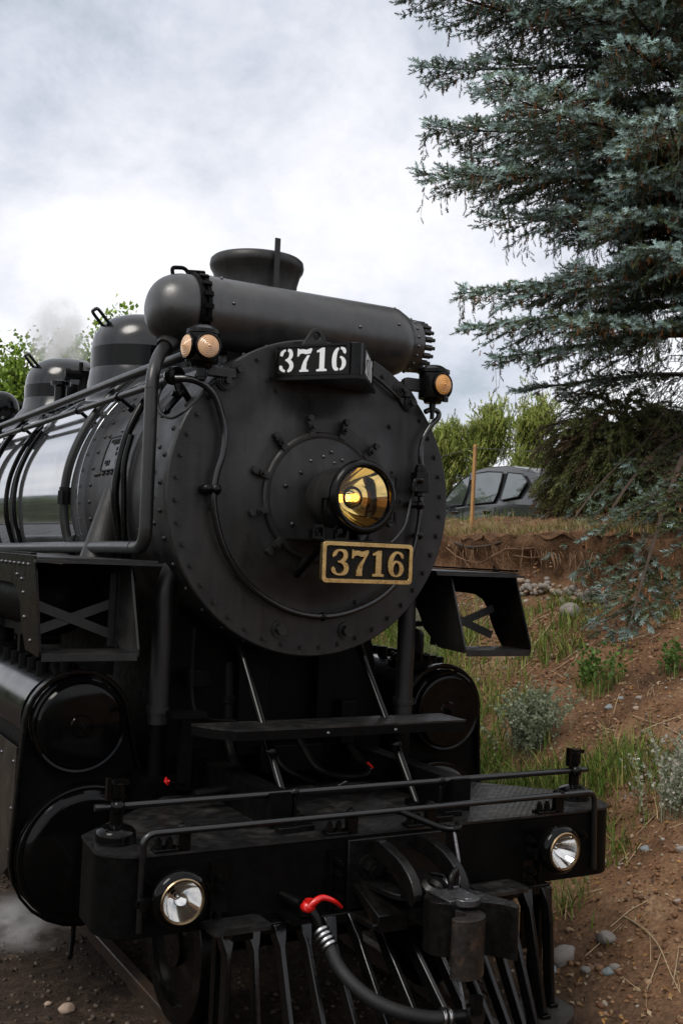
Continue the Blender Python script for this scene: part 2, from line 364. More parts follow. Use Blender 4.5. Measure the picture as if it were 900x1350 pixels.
# headlight
HL = Vector((0, 0, 2.742))
hl = obj('headlight', G().lathe([(0.0001, -.15), (0.1134, -.15), (0.1559, -.19), (0.1682, -.25), (0.1682, -.50), (0.1795, -.505), (0.1795, -.535)], HL, (0, 1, 0), 48), MAT['graphite'], loco, 30)
obj('rim', G().lathe([(0.1795, -.52), (0.1956, -.525), (0.2003, -.54), (0.1956, -.56), (0.1843, -.575), (0.1720, -.58), (0.1625, -.575), (0.1588, -.555), (0.1682, -.54)], HL, (0, 1, 0), 56), MAT['satin_black'], hl, 50)
refl = [(0.0151, -.335)] + [((.157 * t), -.335 - .20 * t * t) for t in (.2, .3, .4, .5, .6, .7, .8, .9, 1.0)]
obj('reflector', G().lathe(refl, HL, (0, 1, 0), 48), MAT['gold_mirror'], hl, 60)
obj('bulb', G().sphere(HL + V(0, -.385, 0), .013, (1, 1.6, 1)).cyl(HL + V(0, -.33, 0), HL + V(0, -.375, 0), .011), MAT['bulb_glow'], hl, 60)
obj('lens', G().lathe([(0.0001, -.566), (0.0945, -.563), (0.1616, -.555), (0.1616, -.551), (0.0945, -.559), (0.0001, -.562)], HL, (0, 1, 0), 48), MAT['lens_glass'], hl, 60)
for a in (R_(38), R_(-38)):
    p = HL + V(.20 * math.cos(a), -.535, .20 * math.sin(a))
    obj('hinge', G().box(p + V(.035, .015, 0), (.07, .012, .012)).box(p + V(.065, .02, -.028 * (1 if a > 0 else -1)), (.01, .012, .06)).cyl(p + V(.03, .01, .012), p + V(.03, .01, .03), .011), MAT['satin_black'], hl)
p = HL + V(.215, -.535, -.01)
obj('latch', G().box(p + V(.015, .01, 0), (.03, .02, .022)).cyl(p + V(.03, .01, -.014), p + V(.03, .01, .014), .009).cyl(p + V(.03, -.01, .0), p + V(.03, .03, .0), .007), MAT['satin_black'], hl)
p = HL + V(-.195, -.505, -.02)
obj('hinge', G().box(p, (.012, .05, .012)).box(p + V(-.008, .03, -.035), (.01, .012, .08)).box(p + V(0, 0, -.07), (.012, .05, .012)).box(p + V(-.005, -.02, -.035), (.008, .01, .08)), MAT['satin_black'], hl)
obj('bulb_shield', G().lathe([(.052, -.012), (.062, 0), (.052, .012), (.046, 0), (.052, -.012)], HL + V(0, -.435, 0), (0, 1, 0), 32), MAT['satin_black'], hl, 60)
obj('bulb_glass', G().sphere(HL + V(0, -.40, 0), .034, (1, 1.25, 1), 20, 12), MAT['lens_glass'], hl, 60)
br = obj('headlight_bracket', G().box((-.02, -.335, 2.505), (.42, .44, .014)).box((-.15, -.30, 2.535), (.02, .10, .06)).box((.10, -.30, 2.535), (.02, .10, .06)).bar((-.15, -.10, 2.30), (-.15, -.42, 2.495), .03, .02).bar((.12, -.10, 2.30), (.12, -.42, 2.495), .03, .02), MAT['satin_black'], loco, bevel=.003)
for x in (-.17, -.06, .12):
    place('bolt', HEXB, br, V(x, -.42, 2.512), V(0, 0, 1))
for x in (-.165, -.03):
    obj('bracket_lug', G().prism([(-.035, 0), (.035, 0), (.035, .05), (.022, .075), (-.022, .075), (-.035, .05), (-.024, .05), (-.018, .06), (.018, .06), (.024, .05), (.024, .012), (-.024, .012), (-.024, .05), (-.035, .05)], V(x - .05, -.47, 2.512), (1, 0, 0), (0, 0, 1), (0, .03, 0)), MAT['satin_black'], br)

# ---- numerals, drawn as outlines in a unit cell
def stroke2(pts):
    """pts: (x, y, width) -> closed outline"""
    c = catmull([Vector((p[0], p[1], p[2])) for p in pts], 6); l = []; r = []
    for i in range(len(c)):
        t = c[min(i + 1, len(c) - 1)] - c[max(i - 1, 0)]; n = Vector((-t.y, t.x)).normalized(); w = c[i].z / 2
        l.append((c[i].x + n.x * w, c[i].y + n.y * w)); r.append((c[i].x - n.x * w, c[i].y - n.y * w))
    return l + r[::-1]
def ell(cx, cy, rx, ry, a0=0, a1=360, n=28): return [(cx + rx * math.cos(R_(a0 + (a1 - a0) * i / n)), cy + ry * math.sin(R_(a0 + (a1 - a0) * i / n))) for i in range(n if a1 - a0 == 360 else n + 1)]
def arcring(cx, cy, rx, ry, hx, hy, a0, a1, n=14): return ell(cx, cy, rx, ry, a0, a1, n) + ell(cx, cy, hx, hy, a0, a1, n)[::-1]
ONE = [(.18, 0), (.82, 0), (.82, .08), (.67, .11), (.67, 1), (.50, 1), (.18, .88), (.18, .80), (.36, .82), (.36, .11), (.18, .08)]
SEVEN = [(.05, 1), (.12, 1), (.16, .955), (.40, .97), (.60, .93), (.88, 1), (.95, .98), (.95, .90), (.80, .68), (.65, .42), (.62, .2), (.62, 0), (.30, 0), (.32, .2), (.44, .44), (.72, .74), (.55, .735), (.35, .79), (.20, .76), (.12, .66), (.05, .66)]
DIG = {
 '3': [[stroke2([(.12, .72, .14), (.11, .76, .20), (.17, .86, .17), (.30, .945, .09), (.48, .955, .085), (.66, .88, .2), (.70, .74, .23), (.62, .61, .18), (.42, .53, .08), (.30, .525, .07)])],
       [stroke2([(.36, .51, .06), (.50, .50, .08), (.68, .42, .2), (.76, .28, .25), (.68, .12, .2), (.48, .045, .085), (.28, .05, .085), (.13, .13, .15), (.08, .22, .22), (.13, .29, .14)])]],
 '7': [[SEVEN]], '1': [[ONE]],
 '6': [[ell(.5, .32, .43, .32), ell(.52, .31, .17, .245)[::-1]],
       [stroke2([(.20, .30, .22), (.17, .50, .25), (.24, .74, .23), (.40, .91, .14), (.56, .955, .085), (.74, .90, .12), (.80, .80, .2), (.78, .75, .12)])]],
}
STEN = {
 '3': [[stroke2([(.10, .70, .17), (.12, .80, .2), (.22, .90, .13), (.36, .955, .09)])], [stroke2([(.50, .955, .10), (.66, .89, .2), (.71, .74, .24), (.62, .60, .18), (.45, .53, .09), (.36, .525, .08)])],
       [stroke2([(.46, .50, .08), (.66, .43, .2), (.76, .28, .25), (.68, .12, .2), (.52, .045, .1)])], [stroke2([(.36, .045, .1), (.20, .10, .13), (.10, .19, .2), (.10, .29, .16)])]],
 '7': [[[(.04, 1), (.11, 1), (.16, .955), (.40, .97), (.60, .93), (.88, 1), (.95, .98), (.95, .90), (.86, .77), (.55, .75), (.35, .79), (.20, .76), (.12, .66), (.04, .66)]],
       [[(.82, .70), (.65, .42), (.62, .2), (.64, .08), (.76, .08), (.76, 0), (.2, 0), (.2, .08), (.30, .09), (.33, .24), (.44, .46), (.66, .70)]]],
 '1': [[ONE]],
 '6': [[arcring(.5, .31, .42, .31, .17, .235, 278, 442)], [stroke2([(.45, .045, .09), (.27, .12, .22), (.20, .32, .27), (.21, .60, .27), (.30, .82, .2), (.45, .945, .09)])], [stroke2([(.57, .955, .085), (.74, .90, .15), (.81, .80, .2), (.78, .73, .14)])]],
}
def digits(text, table, O, U, W, N, h, w, pitch, depth, material, parent, jit=None):
    O = Vector(O); U = Vector(U).normalized(); W = Vector(W).normalized(); N = Vector(N).normalized()
    for k, ch in enumerate(text):
        g = G()
        for q, loops in enumerate(table[ch]):
            g.prism(loops, O + U * (k * pitch), U * w, W * h, N * (depth + .0006 * q))
        obj('digit', g, material, parent, 30)

# front number plate: cast frame with raised figures
PW, PH, PY, PZ = .545, .212, -.62, 2.394
plate = obj('number_plate', G().box((0, PY + .012, PZ), (PW - .01, .016, PH - .01)), MAT['number_board'], loco, bevel=.004)
def rrect(w, h, r, n=5):
    o = []
    for cx, cy, a in ((w / 2 - r, h / 2 - r, 0), (-w / 2 + r, h / 2 - r, 90), (-w / 2 + r, -h / 2 + r, 180), (w / 2 - r, -h / 2 + r, 270)):
        o += [(cx + r * math.cos(R_(a + 90 * i / n)), cy + r * math.sin(R_(a + 90 * i / n))) for i in range(n + 1)]
    return o
obj('frame', G().prism([rrect(PW, PH, .022), rrect(PW - .042, PH - .042, .012)[::-1]], (0, PY + .018, PZ), (1, 0, 0), (0, 0, 1), (0, -.030, 0)), MAT['brass'], plate, 30, bevel=.003)
digits('3716', DIG, (-.215, PY + .004, PZ - .068), (1, 0, 0), (0, 0, 1), (0, -1, 0), .136, .112, .1105, .012, MAT['brass'], plate)
obj('plate_bracket', G().box((0, -.53, 2.485), (.06, .16, .02)).box((-.1, -.595, 2.42), (.03, .02, .12)).box((.1, -.595, 2.42), (.03, .02, .12)).box((0, -.55, 2.44), (.26, .09, .012)), MAT['satin_black'], plate)

# V-shaped number box on top of the front plate
A0 = V(-.315, -.05, 3.405); AP = V(.0, -.455, 3.405); A1 = V(.315, -.05, 3.405); BH = .178
nb = obj('number_box', G().prism([(A0.x, A0.y), (-.025, AP.y + .008), (0, AP.y - .004), (.025, AP.y + .008), (A1.x, A1.y)], (0, 0, 3.405), (1, 0, 0), (0, 1, 0), (0, 0, BH)), MAT['satin_black'], loco, 20, bevel=.004)
obj('sun_ledge', G().prism([(A0.x - .03, A0.y), (-.03, AP.y - .02), (.03, AP.y - .02), (A1.x + .03, A1.y)], (0, 0, 3.383), (1, 0, 0), (0, 1, 0), (0, 0, .02)), MAT['satin_black'], nb, 20)
for s in (-1, 1):
    a, b_ = (A0, V(-.025, AP.y + .008, 3.405)) if s < 0 else (V(.025, AP.y + .008, 3.405), A1)
    U = (b_ - a).normalized(); N = U.cross(V(0, 0, 1)); Ln = (b_ - a).length
    if N.y > 0: N = -N
    obj('board', G().prism([(.02, .012), (Ln - .045, .012), (Ln - .045, BH - .012), (.02, BH - .012)], a + N * .001, U, (0, 0, 1), N * .003), MAT['number_board'], nb, 20)
    obj('frame', G().prism([[(.005, .003), (Ln - .03, .003), (Ln - .03, BH - .003), (.005, BH - .003)], [(.022, .016), (.022, BH - .016), (Ln - .047, BH - .016), (Ln - .047, .016)]], a + N * .001, U, (0, 0, 1), N * .010), MAT['satin_black'], nb, 20)
    digits('3716', STEN, a + U * .034 + V(0, 0, .024) + N * .004, U, (0, 0, 1), N, BH - .048, .098, .105, .0012, MAT['white_paint'], nb)
obj('lifting_lug', G().prism([[(-.105, -.02), (.105, -.02), (.032, .10), (0, .115), (-.032, .10)], ell(0, .068, .024, .024, n=14)[::-1]], (-.085, -.10, 3.592), (1, 0, 0), (0, 0, 1), (0, .02, 0)), MAT['graphite'], nb, 20, bevel=.003)
obj('cable', G().tube(catmull([(.28, -.06, 3.50), (.36, -.05, 3.47), (.44, -.05, 3.42), (.52, -.05, 3.37)], 5), .011, 8), MAT['rubber'], nb, 60)

# feedwater heater lying across the smokebox top
HY, HZ, HR = .30, 3.775, .222
heater = obj('feedwater_heater', G().lathe([(HR - .02, -.655), (HR + .002, -.65), (HR + .002, -.60), (HR - .001, -.598), (HR - .001, .60), (HR - .003, .64), (HR - .03, .70), (HR - .055, .725)], (0, HY, HZ), (1, 0, 0), 64), MAT['heater_black'], loco, 30)
dome = obj('end_dome', G().lathe([(HR - .012, -.70), (HR - .012, -.745)] + [(((HR - .012) * math.cos(t * math.pi / 2) ** .8 if t < 1 else 0.0001), -.745 - .205 * math.sin(t * math.pi / 2)) for t in [i / 10 for i in range(1, 11)]], (0, HY, HZ), (1, 0, 0), 56), MAT['heater_black'], heater, 60)
obj('flange', G().lathe([(HR - .03, -.65), (HR + .006, -.65), (HR + .006, -.672), (HR - .008, -.675), (HR - .008, -.69), (HR + .004, -.692), (HR + .004, -.712), (HR - .03, -.715)], (0, HY, HZ), (1, 0, 0), 56), MAT['rough_black'], heater, 30)
ec = obj('end_cover', G().lathe([(HR - .055, .70), (HR - .055, .80), (HR - .065, .81), (HR - .075, .812), (.0001, .83)], (0, HY, HZ), (1, 0, 0), 48), MAT['heater_black'], heater, 30)
for k in range(20):
    a = 2 * math.pi * k / 20
    p = V(-.672, HY + (HR + .002) * math.cos(a), HZ + (HR + .002) * math.sin(a))
    obj('flange_bolt', G().box((0, 0, 0), (.052, .030, .026), Matrix.Rotation(a, 3, 'X')), MAT['rough_black'], heater, 30, loc=p)
for k in range(18):
    a = 2 * math.pi * (k + .5) / 18; rr = HR - .075
    p = V(.808, HY + rr * math.cos(a), HZ + rr * math.sin(a)); place('cover_bolt', STUD, ec, p, V(1, 0, 0), .2)
    p = V(.755, HY + (HR - .055) * math.cos(a), HZ + (HR - .055) * math.sin(a)); place('rivet', RIVS, ec, p, V(0, math.cos(a), math.sin(a)))
for x, a in ((-.55, 115), (-.52, 170), (.58, 160), (.3, 175), (.6, 120)):
    p = V(x, HY + HR * math.cos(R_(a)), HZ + HR * math.sin(R_(a))); place('rivet', RIVS, heater, p, V(0, math.cos(R_(a)), math.sin(R_(a))))
obj('flange_ring', G().tube(fillet([(-.70, HY + .02, HZ + .215), (-.73, HY + .02, HZ + .255), (-.81, HY + .02, HZ + .245), (-.80, HY + .02, HZ + .20)], .04), .012, 8).cyl((-.72, HY, HZ + .225), (-.62, HY, HZ + .235), .018, n=8), MAT['rough_black'], heater, 60)
for s in (-1, 1): obj('saddle_bracket', G().box((s * .45, HY + .05, 3.54), (.08, .26, .16)), MAT['rough_black'], heater)
# delivery pipe: heater -> down the smokebox side -> back along the running board
HP = [V(-.80, HY - .02, HZ - .17), V(-.90, .20, 3.50), V(-.97, .10, 3.36), V(-.97, .08, 2.425), V(-1.0, .55, 2.42), V(-1.02, 3.4, 2.372), V(-1.02, 3.9, 2.36)]
obj('delivery_pipe', G().tube(fillet(HP, .11), .0365, 16), MAT['pipe_grey'], loco, 60)
pg = G()
for p, d in ((HP[1] + (HP[0] - HP[1]) * .42, HP[0] - HP[1]),):
    d = d.normalized(); pg.cyl(p, p + d * .07, .052, .066, n=18)
for p, d in ((V(-.97, .10, 3.285), V(0, 0, 1)), (V(-.97, .10, 2.52), V(0, 0, 1)), (V(-.98, .24, 2.425), V(0, 1, 0))):
    pg.cyl(p, p + d * .006, .0385, n=18)
obj('pipe_collar', pg, MAT['pipe_grey'], loco, 30)

# chimney
CY = .95
obj('chimney', G().lathe([(.30, 3.45), (.275, 3.62), (.262, 3.85), (.262, 4.10), (.268, 4.17), (.285, 4.235), (.303, 4.262), (.308, 4.285), (.303, 4.318), (.288, 4.332), (.27, 4.325), (.255, 4.29), (.245, 4.1), (.24, 3.8)], (0, CY, 0), (0, 0, 1), 64), MAT['graphite'], loco, 40)
obj('blower_strip', G().box((*at(365, 345, y=.62).xy, 4.17), (.035, .012, .46)), MAT['graphite'], loco)

# boiler jacket, bands and domes
jacket = obj('boiler_jacket', G().lathe([(.90, 1.52), (.945, 1.52), (.950, 1.53), (.958, 4.6), (.985, 6.2), (1.02, 7.6), (1.02, 10.3)], AX, (0, 1, 0), 128), MAT['jacket_black'], loco, 25)
for y, r in ((1.56, .953), (3.35, .958), (4.75, .963), (6.2, .988)):
    obj('jacket_band', G().lathe([(r - .006, -.035), (r + .0025, -.034), (r + .0025, .034), (r - .006, .035)], AX + V(0, y, 0), (0, 1, 0), 128), MAT['jacket_black'], jacket, 25)
def dome_at(name, y, r, zt, flare, parent):
    z0 = ZB + .90
    pr = [(r + flare, z0 - .16), (r + flare * .55, z0 - .03), (r + .02, z0 + .10), (r + .004, z0 + .20), (r, z0 + .21)]
    d = obj(name, G().lathe(pr + [(r, z0 + .212)], (0, y, 0), (0, 0, 1), 64), MAT['dome_black'], parent, 40)
    zc = zt - .30
    obj('casing_band', G().lathe([(r, z0 + .20), (r + .004, z0 + .205), (r + .004, zc), (r, zc + .004)], (0, y, 0), (0, 0, 1), 64), MAT['gloss_black'], d, 30)
    cap = [(r + .002, zc - .004)] + [((r + .002) * math.cos(t) ** .62 if t < 1.57 else .0001, zc + .30 * math.sin(t)) for t in [i * math.pi / 2 / 9 for i in range(1, 10)]]
    obj('dome_cap', G().lathe(cap, (0, y, 0), (0, 0, 1), 64), MAT['dome_black'], d, 60)
    p = V(-r * .82, y - .05, zt - .105)
    obj('lifting_eye', G().tube(fillet([p + V(.02, .08, -.03), p + V(-.10, .08, .10), p + V(-.10, -.08, .10), p + V(.02, -.08, -.03)], .04), .014, 8).cyl(p + V(.02, .08, -.045), p + V(.0, .08, -.01), .024, n=8).cyl(p + V(.02, -.08, -.045), p + V(0, -.08, -.01), .024, n=8), MAT['satin_black'], d, 50)
    return d
dome_at('sand_dome', 3.12, .43, 4.32, .05, loco)
sd_ = dome_at('steam_dome', 5.45, .42, 4.28, .22, loco)
obj('whistle', G().lathe([(.0001, 4.42), (.028, 4.42), (.03, 4.2), (.02, 4.0), (.02, 3.6)], (.28, 5.6, 0), (0, 0, 1), 12), MAT['satin_black'], loco, 40)
# safety valve / turret fittings between the domes
fit = G()
p = V(-.36, 4.35, 3.62)
fit.lathe([(.085, -.08), (.085, .04), (.055, .06), (.055, .22), (.09, .235), (.09, .27), (.05, .28), (.0001, .285)], p, (0, 0, 1), 16)
obj('safety_valve', fit, MAT['satin_black'], loco, 35)
p = V(-.18, 4.18, 3.62)
obj('check_valve', G().lathe([(.12, -.06), (.10, .05), (.065, .18), (.06, .32), (.08, .36), (.0001, .38)], p, (0, 0, 1), 14).cyl(p + V(-.16, 0, .32), p + V(.1, 0, .34), .045, n=12).cyl(p + V(-.2, 0, .32), p + V(-.15, 0, .32), .06, n=10).cyl(p + V(-.05, 0, .34), p + V(-.05, 0, .44), .02, n=8), MAT['rough_black'], loco, 40)
obj('copper_pipe', G().tube(catmull([(-.50, 4.30, 3.52), (-.45, 4.28, 3.56), (-.40, 4.3, 3.62), (-.38, 4.35, 3.70)], 5), .009, 8), MAT['brass'], loco, 60)
pg = G()
for k, (x, y, z) in enumerate(((-.55, 4.1, 3.50), (-.47, 3.95, 3.56), (-.60, 4.55, 3.48), (-.40, 3.8, 3.60))):
    pg.cyl((x, y, z), (x, y + .09, z + .015), .035, n=8); pg.cyl((x, y + .04, z), (x, y + .04, z + .08), .014, n=6)
obj('sanding_valve', pg, MAT['rough_black'], loco, 40)
obj('turret', G().sphere((-.30, 7.1, 3.92), .19, (1, 1.1, 1), 24, 14), MAT['gloss_black'], loco, 60)
obj('dynamo', G().lathe([(.20, 3.55), (.20, 3.80), (.19, 3.84), (.15, 3.87), (.0001, 3.88)], (-.62, 7.6, 0), (0, 0, 1), 24), MAT['gloss_black'], loco, 40)

# cab (its front wall and roof edge just show behind the domes)
cab = obj('cab', G().box((0, 11.2, 3.05), (3.0, 1.8, 2.25)), MAT['satin_black'], loco)
obj('roof', G().prism([(-1.68, 4.10), (-1.62, 4.14), (-1.2, 4.26), (-.6, 4.36), (0, 4.40), (.6, 4.36), (1.2, 4.26), (1.62, 4.14), (1.68, 4.10), (1.64, 4.08), (1.2, 4.21), (.6, 4.31), (0, 4.35), (-.6, 4.31), (-1.2, 4.21), (-1.64, 4.08)], (0, 9.9, 0), (1, 0, 0), (0, 0, 1), (0, 2.6, 0)), MAT['graphite'], cab, 30)
for s in (-1, 1):
    w = obj('window', G().box((s * 1.2, 10.295, 3.65), (.34, .02, .6)), MAT['car_glass'], cab)
    obj('frame', G().prism([[(-.2, -.33), (.2, -.33), (.2, .33), (-.2, .33)], [(-.17, -.3), (-.17, .3), (.17, .3), (.17, -.3)]], (s * 1.2, 10.27, 3.65), (1, 0, 0), (0, 0, 1), (0, .03, 0)), MAT['satin_black'], w)

# handrail along the boiler and its pillars
hr = obj('handrail', G().tube([(-.85, 10.2, 3.354), (-.85, .32, 3.354), (-.845, .16, 3.36)], .0205, 14), MAT['pipe_grey'], loco, 60)
for y in (1.05, 1.95, 3.55, 5.4, 7.3):
    b0 = V(-.85, y, 3.354); c = (V(0, y, ZB) - b0).normalized(); e_ = b0 + c * (1.04 - .93)
    obj('pillar', G().cyl(b0, e_, .013, n=8).lathe([(.028, -.022), (.031, 0), (.028, .022), (.018, .026)], b0, (0, 1, 0), 14).cyl(e_ - c * .02, e_ + c * .01, .03, n=8), MAT['satin_black'], hr, 40)
# knuckle where boiler rail, cable and front rail meet
kn = V(-.845, .10, 3.37)
obj('rail_knuckle', G().lathe([(.022, -.055), (.045, -.05), (.05, -.02), (.036, 0), (.05, .02), (.045, .05), (.02, .06)], kn, (0, 1, 0), 16).cyl(kn, kn + V(.10, .02, -.12), .02, n=10).cyl(kn + V(0, -.02, -.02), kn + V(.02, -.03, -.09), .018, n=8), MAT['satin_black'], hr, 40)
# pipes alongside the rail
obj('sand_pipe', G().tube(catmull([(-.80, 9.5, 3.44), (-.79, 5.6, 3.47), (-.775, 3.6, 3.485), (-.76, 2.0, 3.50), (-.74, 1.1, 3.515), (-.70, .6, 3.53), (-.66, .45, 3.55)], 4), .030, 12), MAT['pipe_grey'], loco, 60)
obj('pipe_clamp', G().box((-.80, 4.9, 3.42), (.09, .10, .09)).cyl((-.86, 4.95, 3.42), (-.72, 4.95, 3.42), .03, n=8), MAT['satin_black'], loco)
def hug(a, y, r): a = R_(a); return V(r * math.cos(a), y, ZB + r * math.sin(a))
obj('injector_pipe', G().tube(catmull([(-.62, 3.55, 3.52), (-.72, 3.75, 3.52), hug(139, 4.0, 1.03), hug(150, 4.15, 1.005), hug(165, 4.22, 1.0), hug(180, 4.24, 1.0), hug(197, 4.24, 1.0), hug(210, 4.24, 1.0)], 6), .024, 10), MAT['satin_black'], loco, 60)
for dy_, rr in ((0, .02), (-.28, .017)):
    obj('lubricator_pipe', G().tube(catmull([hug(146, 3.35 + dy_, .985), hug(158, 3.42 + dy_, .978), hug(172, 3.47 + dy_, .978), hug(188, 3.47 + dy_, .978), hug(208, 3.47 + dy_, .978)], 6), rr, 8), MAT['satin_black'], loco, 60)
for y in (3.32, 5.9):
    a = R_(146); c = hug(146, y, .985); rd = V(math.cos(a), 0, math.sin(a)); tn = V(-math.sin(a), 0, math.cos(a))
    obj('pipe_bracket', G().bar(c - tn * .16, c + tn * .12, .05, .035, rd).bar(c - tn * .05 - V(0, .14, 0), c + tn * .05 + V(0, .14, 0), .02, .02, rd), MAT['satin_black'], loco)
edge = [hug(122, 1.62, 1.02), hug(135, 1.64, .995), hug(150, 1.66, .985), hug(165, 1.68, .985), hug(178, 1.70, .985), hug(190, 1.70, .99), hug(202, 1.66, 1.0), hug(212, 1.5, 1.02), hug(220, 1.35, 1.03)]
ep = obj('jacket_edge_pipe', G().tube(catmull(edge, 6), .03, 12), MAT['pipe_grey'], loco, 60)
un = hug(181, 1.70, .985)
obj('union', G().cyl(un - V(0, 0, .045), un + V(0, 0, .045), .043, n=6).cyl(un + V(0, 0, .045), un + V(0, 0, .07), .036, n=12), MAT['satin_black'], ep, 30)
obj('smokebox_pipe', G().tube(fillet([(-.70, .75, 3.42), hug(147, .72, .97), hug(160, .70, .965), hug(180, .70, .965), hug(200, .70, .965), hug(213, .75, 1.0)], .12), .024, 12).tube(fillet([hug(160, .62, .955), hug(170, .61, .955), hug(196, .61, .955), hug(212, .66, .98)], .1), .018, 10), MAT['satin_black'], loco, 60)
pg = G()
for k in range(4):
    pg.tube(catmull([hug(196, 1.62 - k * .03, .96 + .02 * k), hug(203, 1.5 - k * .04, 1.06), hug(211, 1.45 - k * .04, 1.08), hug(219, 1.5 - k * .03, 1.04)], 5), .009, 6)
obj('oil_line', pg, MAT['satin_black'], loco, 60)
obj('wash_out_cone', G().lathe([(.17, -.02), (.17, .01), (.15, .016), (.0001, .018)], hug(192, 1.05, .895), V(-1, 0, -.2), 28), MAT['graphite'], loco, 30)
b0 = hug(187, 1.02, .93); obj('steam_pipe_casing', G().cyl(b0 + V(.06, 0, .13), V(-1.02, .92, 2.05), .055, .15, n=24), MAT['graphite'], loco, 40)

# builder's plates on the smokebox side
def curved_plate(name, a0, a1, y0, y1, r, th, m, parent, n=8):
    g = G()
    vs = []; fs = []
    for i in range(n + 1):
        a = R_(a0 + (a1 - a0) * i / n)
        for rr in (r, r + th):
            for y in (y0, y1): vs.append(V(rr * math.cos(a), y, ZB + rr * math.sin(a)))
    for i in range(n):
        b = i * 4; c = b + 4
        fs += [(b + 2, b + 3, c + 3, c + 2), (b, c, c + 1, b + 1), (b, b + 2, c + 2, c), (b + 1, c + 1, c + 3, b + 3)]
    fs += [(0, 1, 3, 2), (n * 4, n * 4 + 2, n * 4 + 3, n * 4 + 1)]
    return obj(name, g.add(vs, fs), m, parent, 30)
bp_ = curved_plate('builder_plate', 157, 171, .80, 1.20, RS + .002, .008, MAT['pipe_grey'], loco)
curved_plate('builder_plate', 149, 154.5, .86, 1.08, RS + .002, .008, MAT['pipe_grey'], loco)
lr = random.Random(3)
for a, h in ((159.2, 2.4), (162.5, 1.4), (164.6, 1.4), (168, 2.2)):
    y = .83
    while y < 1.16:
        w_ = lr.choice((.014, .02, .026))
        if not (162 < a < 165 and .98 < y) and not (a > 167 and .92 < y < 1.04): curved_plate('raised_letter', a - h / 2, a + h / 2 * lr.choice((1, 1, .2)), y, y + w_ * .7, RS + .0095, .004, MAT['rough_black'], bp_, 2)
        y += w_ + .012
curved_plate('plate_border', 156.7, 157.3, .80, 1.20, RS + .008, .006, MAT['rough_black'], bp_, 2); curved_plate('plate_border', 170.7, 171.3, .80, 1.20, RS + .008, .006, MAT['rough_black'], bp_, 2)
curved_plate('plate_border', 157.4, 170.6, 1.19, 1.205, RS + .008, .006, MAT['rough_black'], bp_); curved_plate('plate_border', 157.4, 170.6, .795, .81, RS + .008, .006, MAT['rough_black'], bp_)
# ---- rail across the front plate
FR = [(232, 499), (252, 500), (270, 508), (284, 524), (292, 548), (296, 572), (293, 600), (286, 622), (282, 645), (282, 668), (288, 700), (300, 732), (320, 762), (346, 786), (378, 804), (410, 812), (440, 812), (470, 804), (500, 789), (524, 766), (540, 738), (549, 706), (553, 680), (554, 650), (555, 618), (554, 600), (557, 580), (566, 563), (577, 551), (577, 543), (568, 540), (560, 543)]
pts = [at(x, y, y=(-.03 if i == 0 else -.075)) for i, (x, y) in enumerate(FR)]
fr = obj('front_handrail', G().tube(catmull(pts, 4), [.020 - .004 * min(1, max(0, (i - 40) / 30)) for i in range((len(pts) - 1) * 4 + 1)], 12), MAT['rail_black'], loco, 60)
for px, py, w in ((280, 645, 14), (425, 813, 0), (552, 706, 0)):
    p = at(px, py, y=-.075)
    g = G().cyl(V(p.x - .035, -.015, p.z), V(p.x - .035, -.075, p.z), .026, n=12).sphere(V(p.x - .035, -.085, p.z), .03, n=12, m=8).cyl(p - V(.035, 0, .0), p + V(.028, 0, 0), .024, n=12).sphere(p + V(.02, -.005, 0), .03, (1, 1, 1.1), 12, 8) if w else G().cyl(V(p.x, -.015, p.z), p, .014, n=10).sphere(p, .026, (1, 1, 1), 12, 8)
    obj('rail_bracket', g, MAT['satin_black'], fr, 40)
# junction box on the right-hand rail
jb = at(553, 636, y=-.085)
b1 = obj('junction_box', G().box(jb, (.085, .07, .12)).cyl(jb + V(0, 0, .06), jb + V(0, 0, .09), .034, n=12).cyl(jb + V(0, 0, .09), jb + V(0, 0, .105), .028, n=12).cyl(jb - V(0, 0, .06), jb - V(0, 0, .085), .03, n=12), MAT['satin_black'], fr, 30, bevel=.003)
q = jb + V(-.03, -.04, .0)
obj('elbow', G().tube(fillet([q + V(.02, .03, 0), q + V(0, -.03, .01), q + V(-.055, -.03, .005), q + V(-.06, -.03, -.04)], .03), .017, 10).cyl(q + V(-.06, -.03, -.035), q + V(-.06, -.03, -.06), .021, n=10), MAT['satin_black'], b1, 40)
pp = [q + V(-.06, -.03, -.05)] + [at(x, y, y=z) for x, y, z in ((541, 660, -.13), (534, 690, -.16), (522, 708, -.22), (508, 720, -.3), (496, 726, -.4))]
obj('headlight_cable', G().tube(catmull(pp, 5), .0085, 8), MAT['pipe_grey'], fr, 60)
jb2 = at(553, 666, y=-.08)
obj('tee_joint', G().sphere(jb2, .029, (1, 1, 1), 14, 9).cyl(jb2, jb2 + V(-.045, .03, 0), .022, n=10).sphere(jb2 + V(-.05, .03, 0), .026, n=12, m=8), MAT['satin_black'], fr, 50)

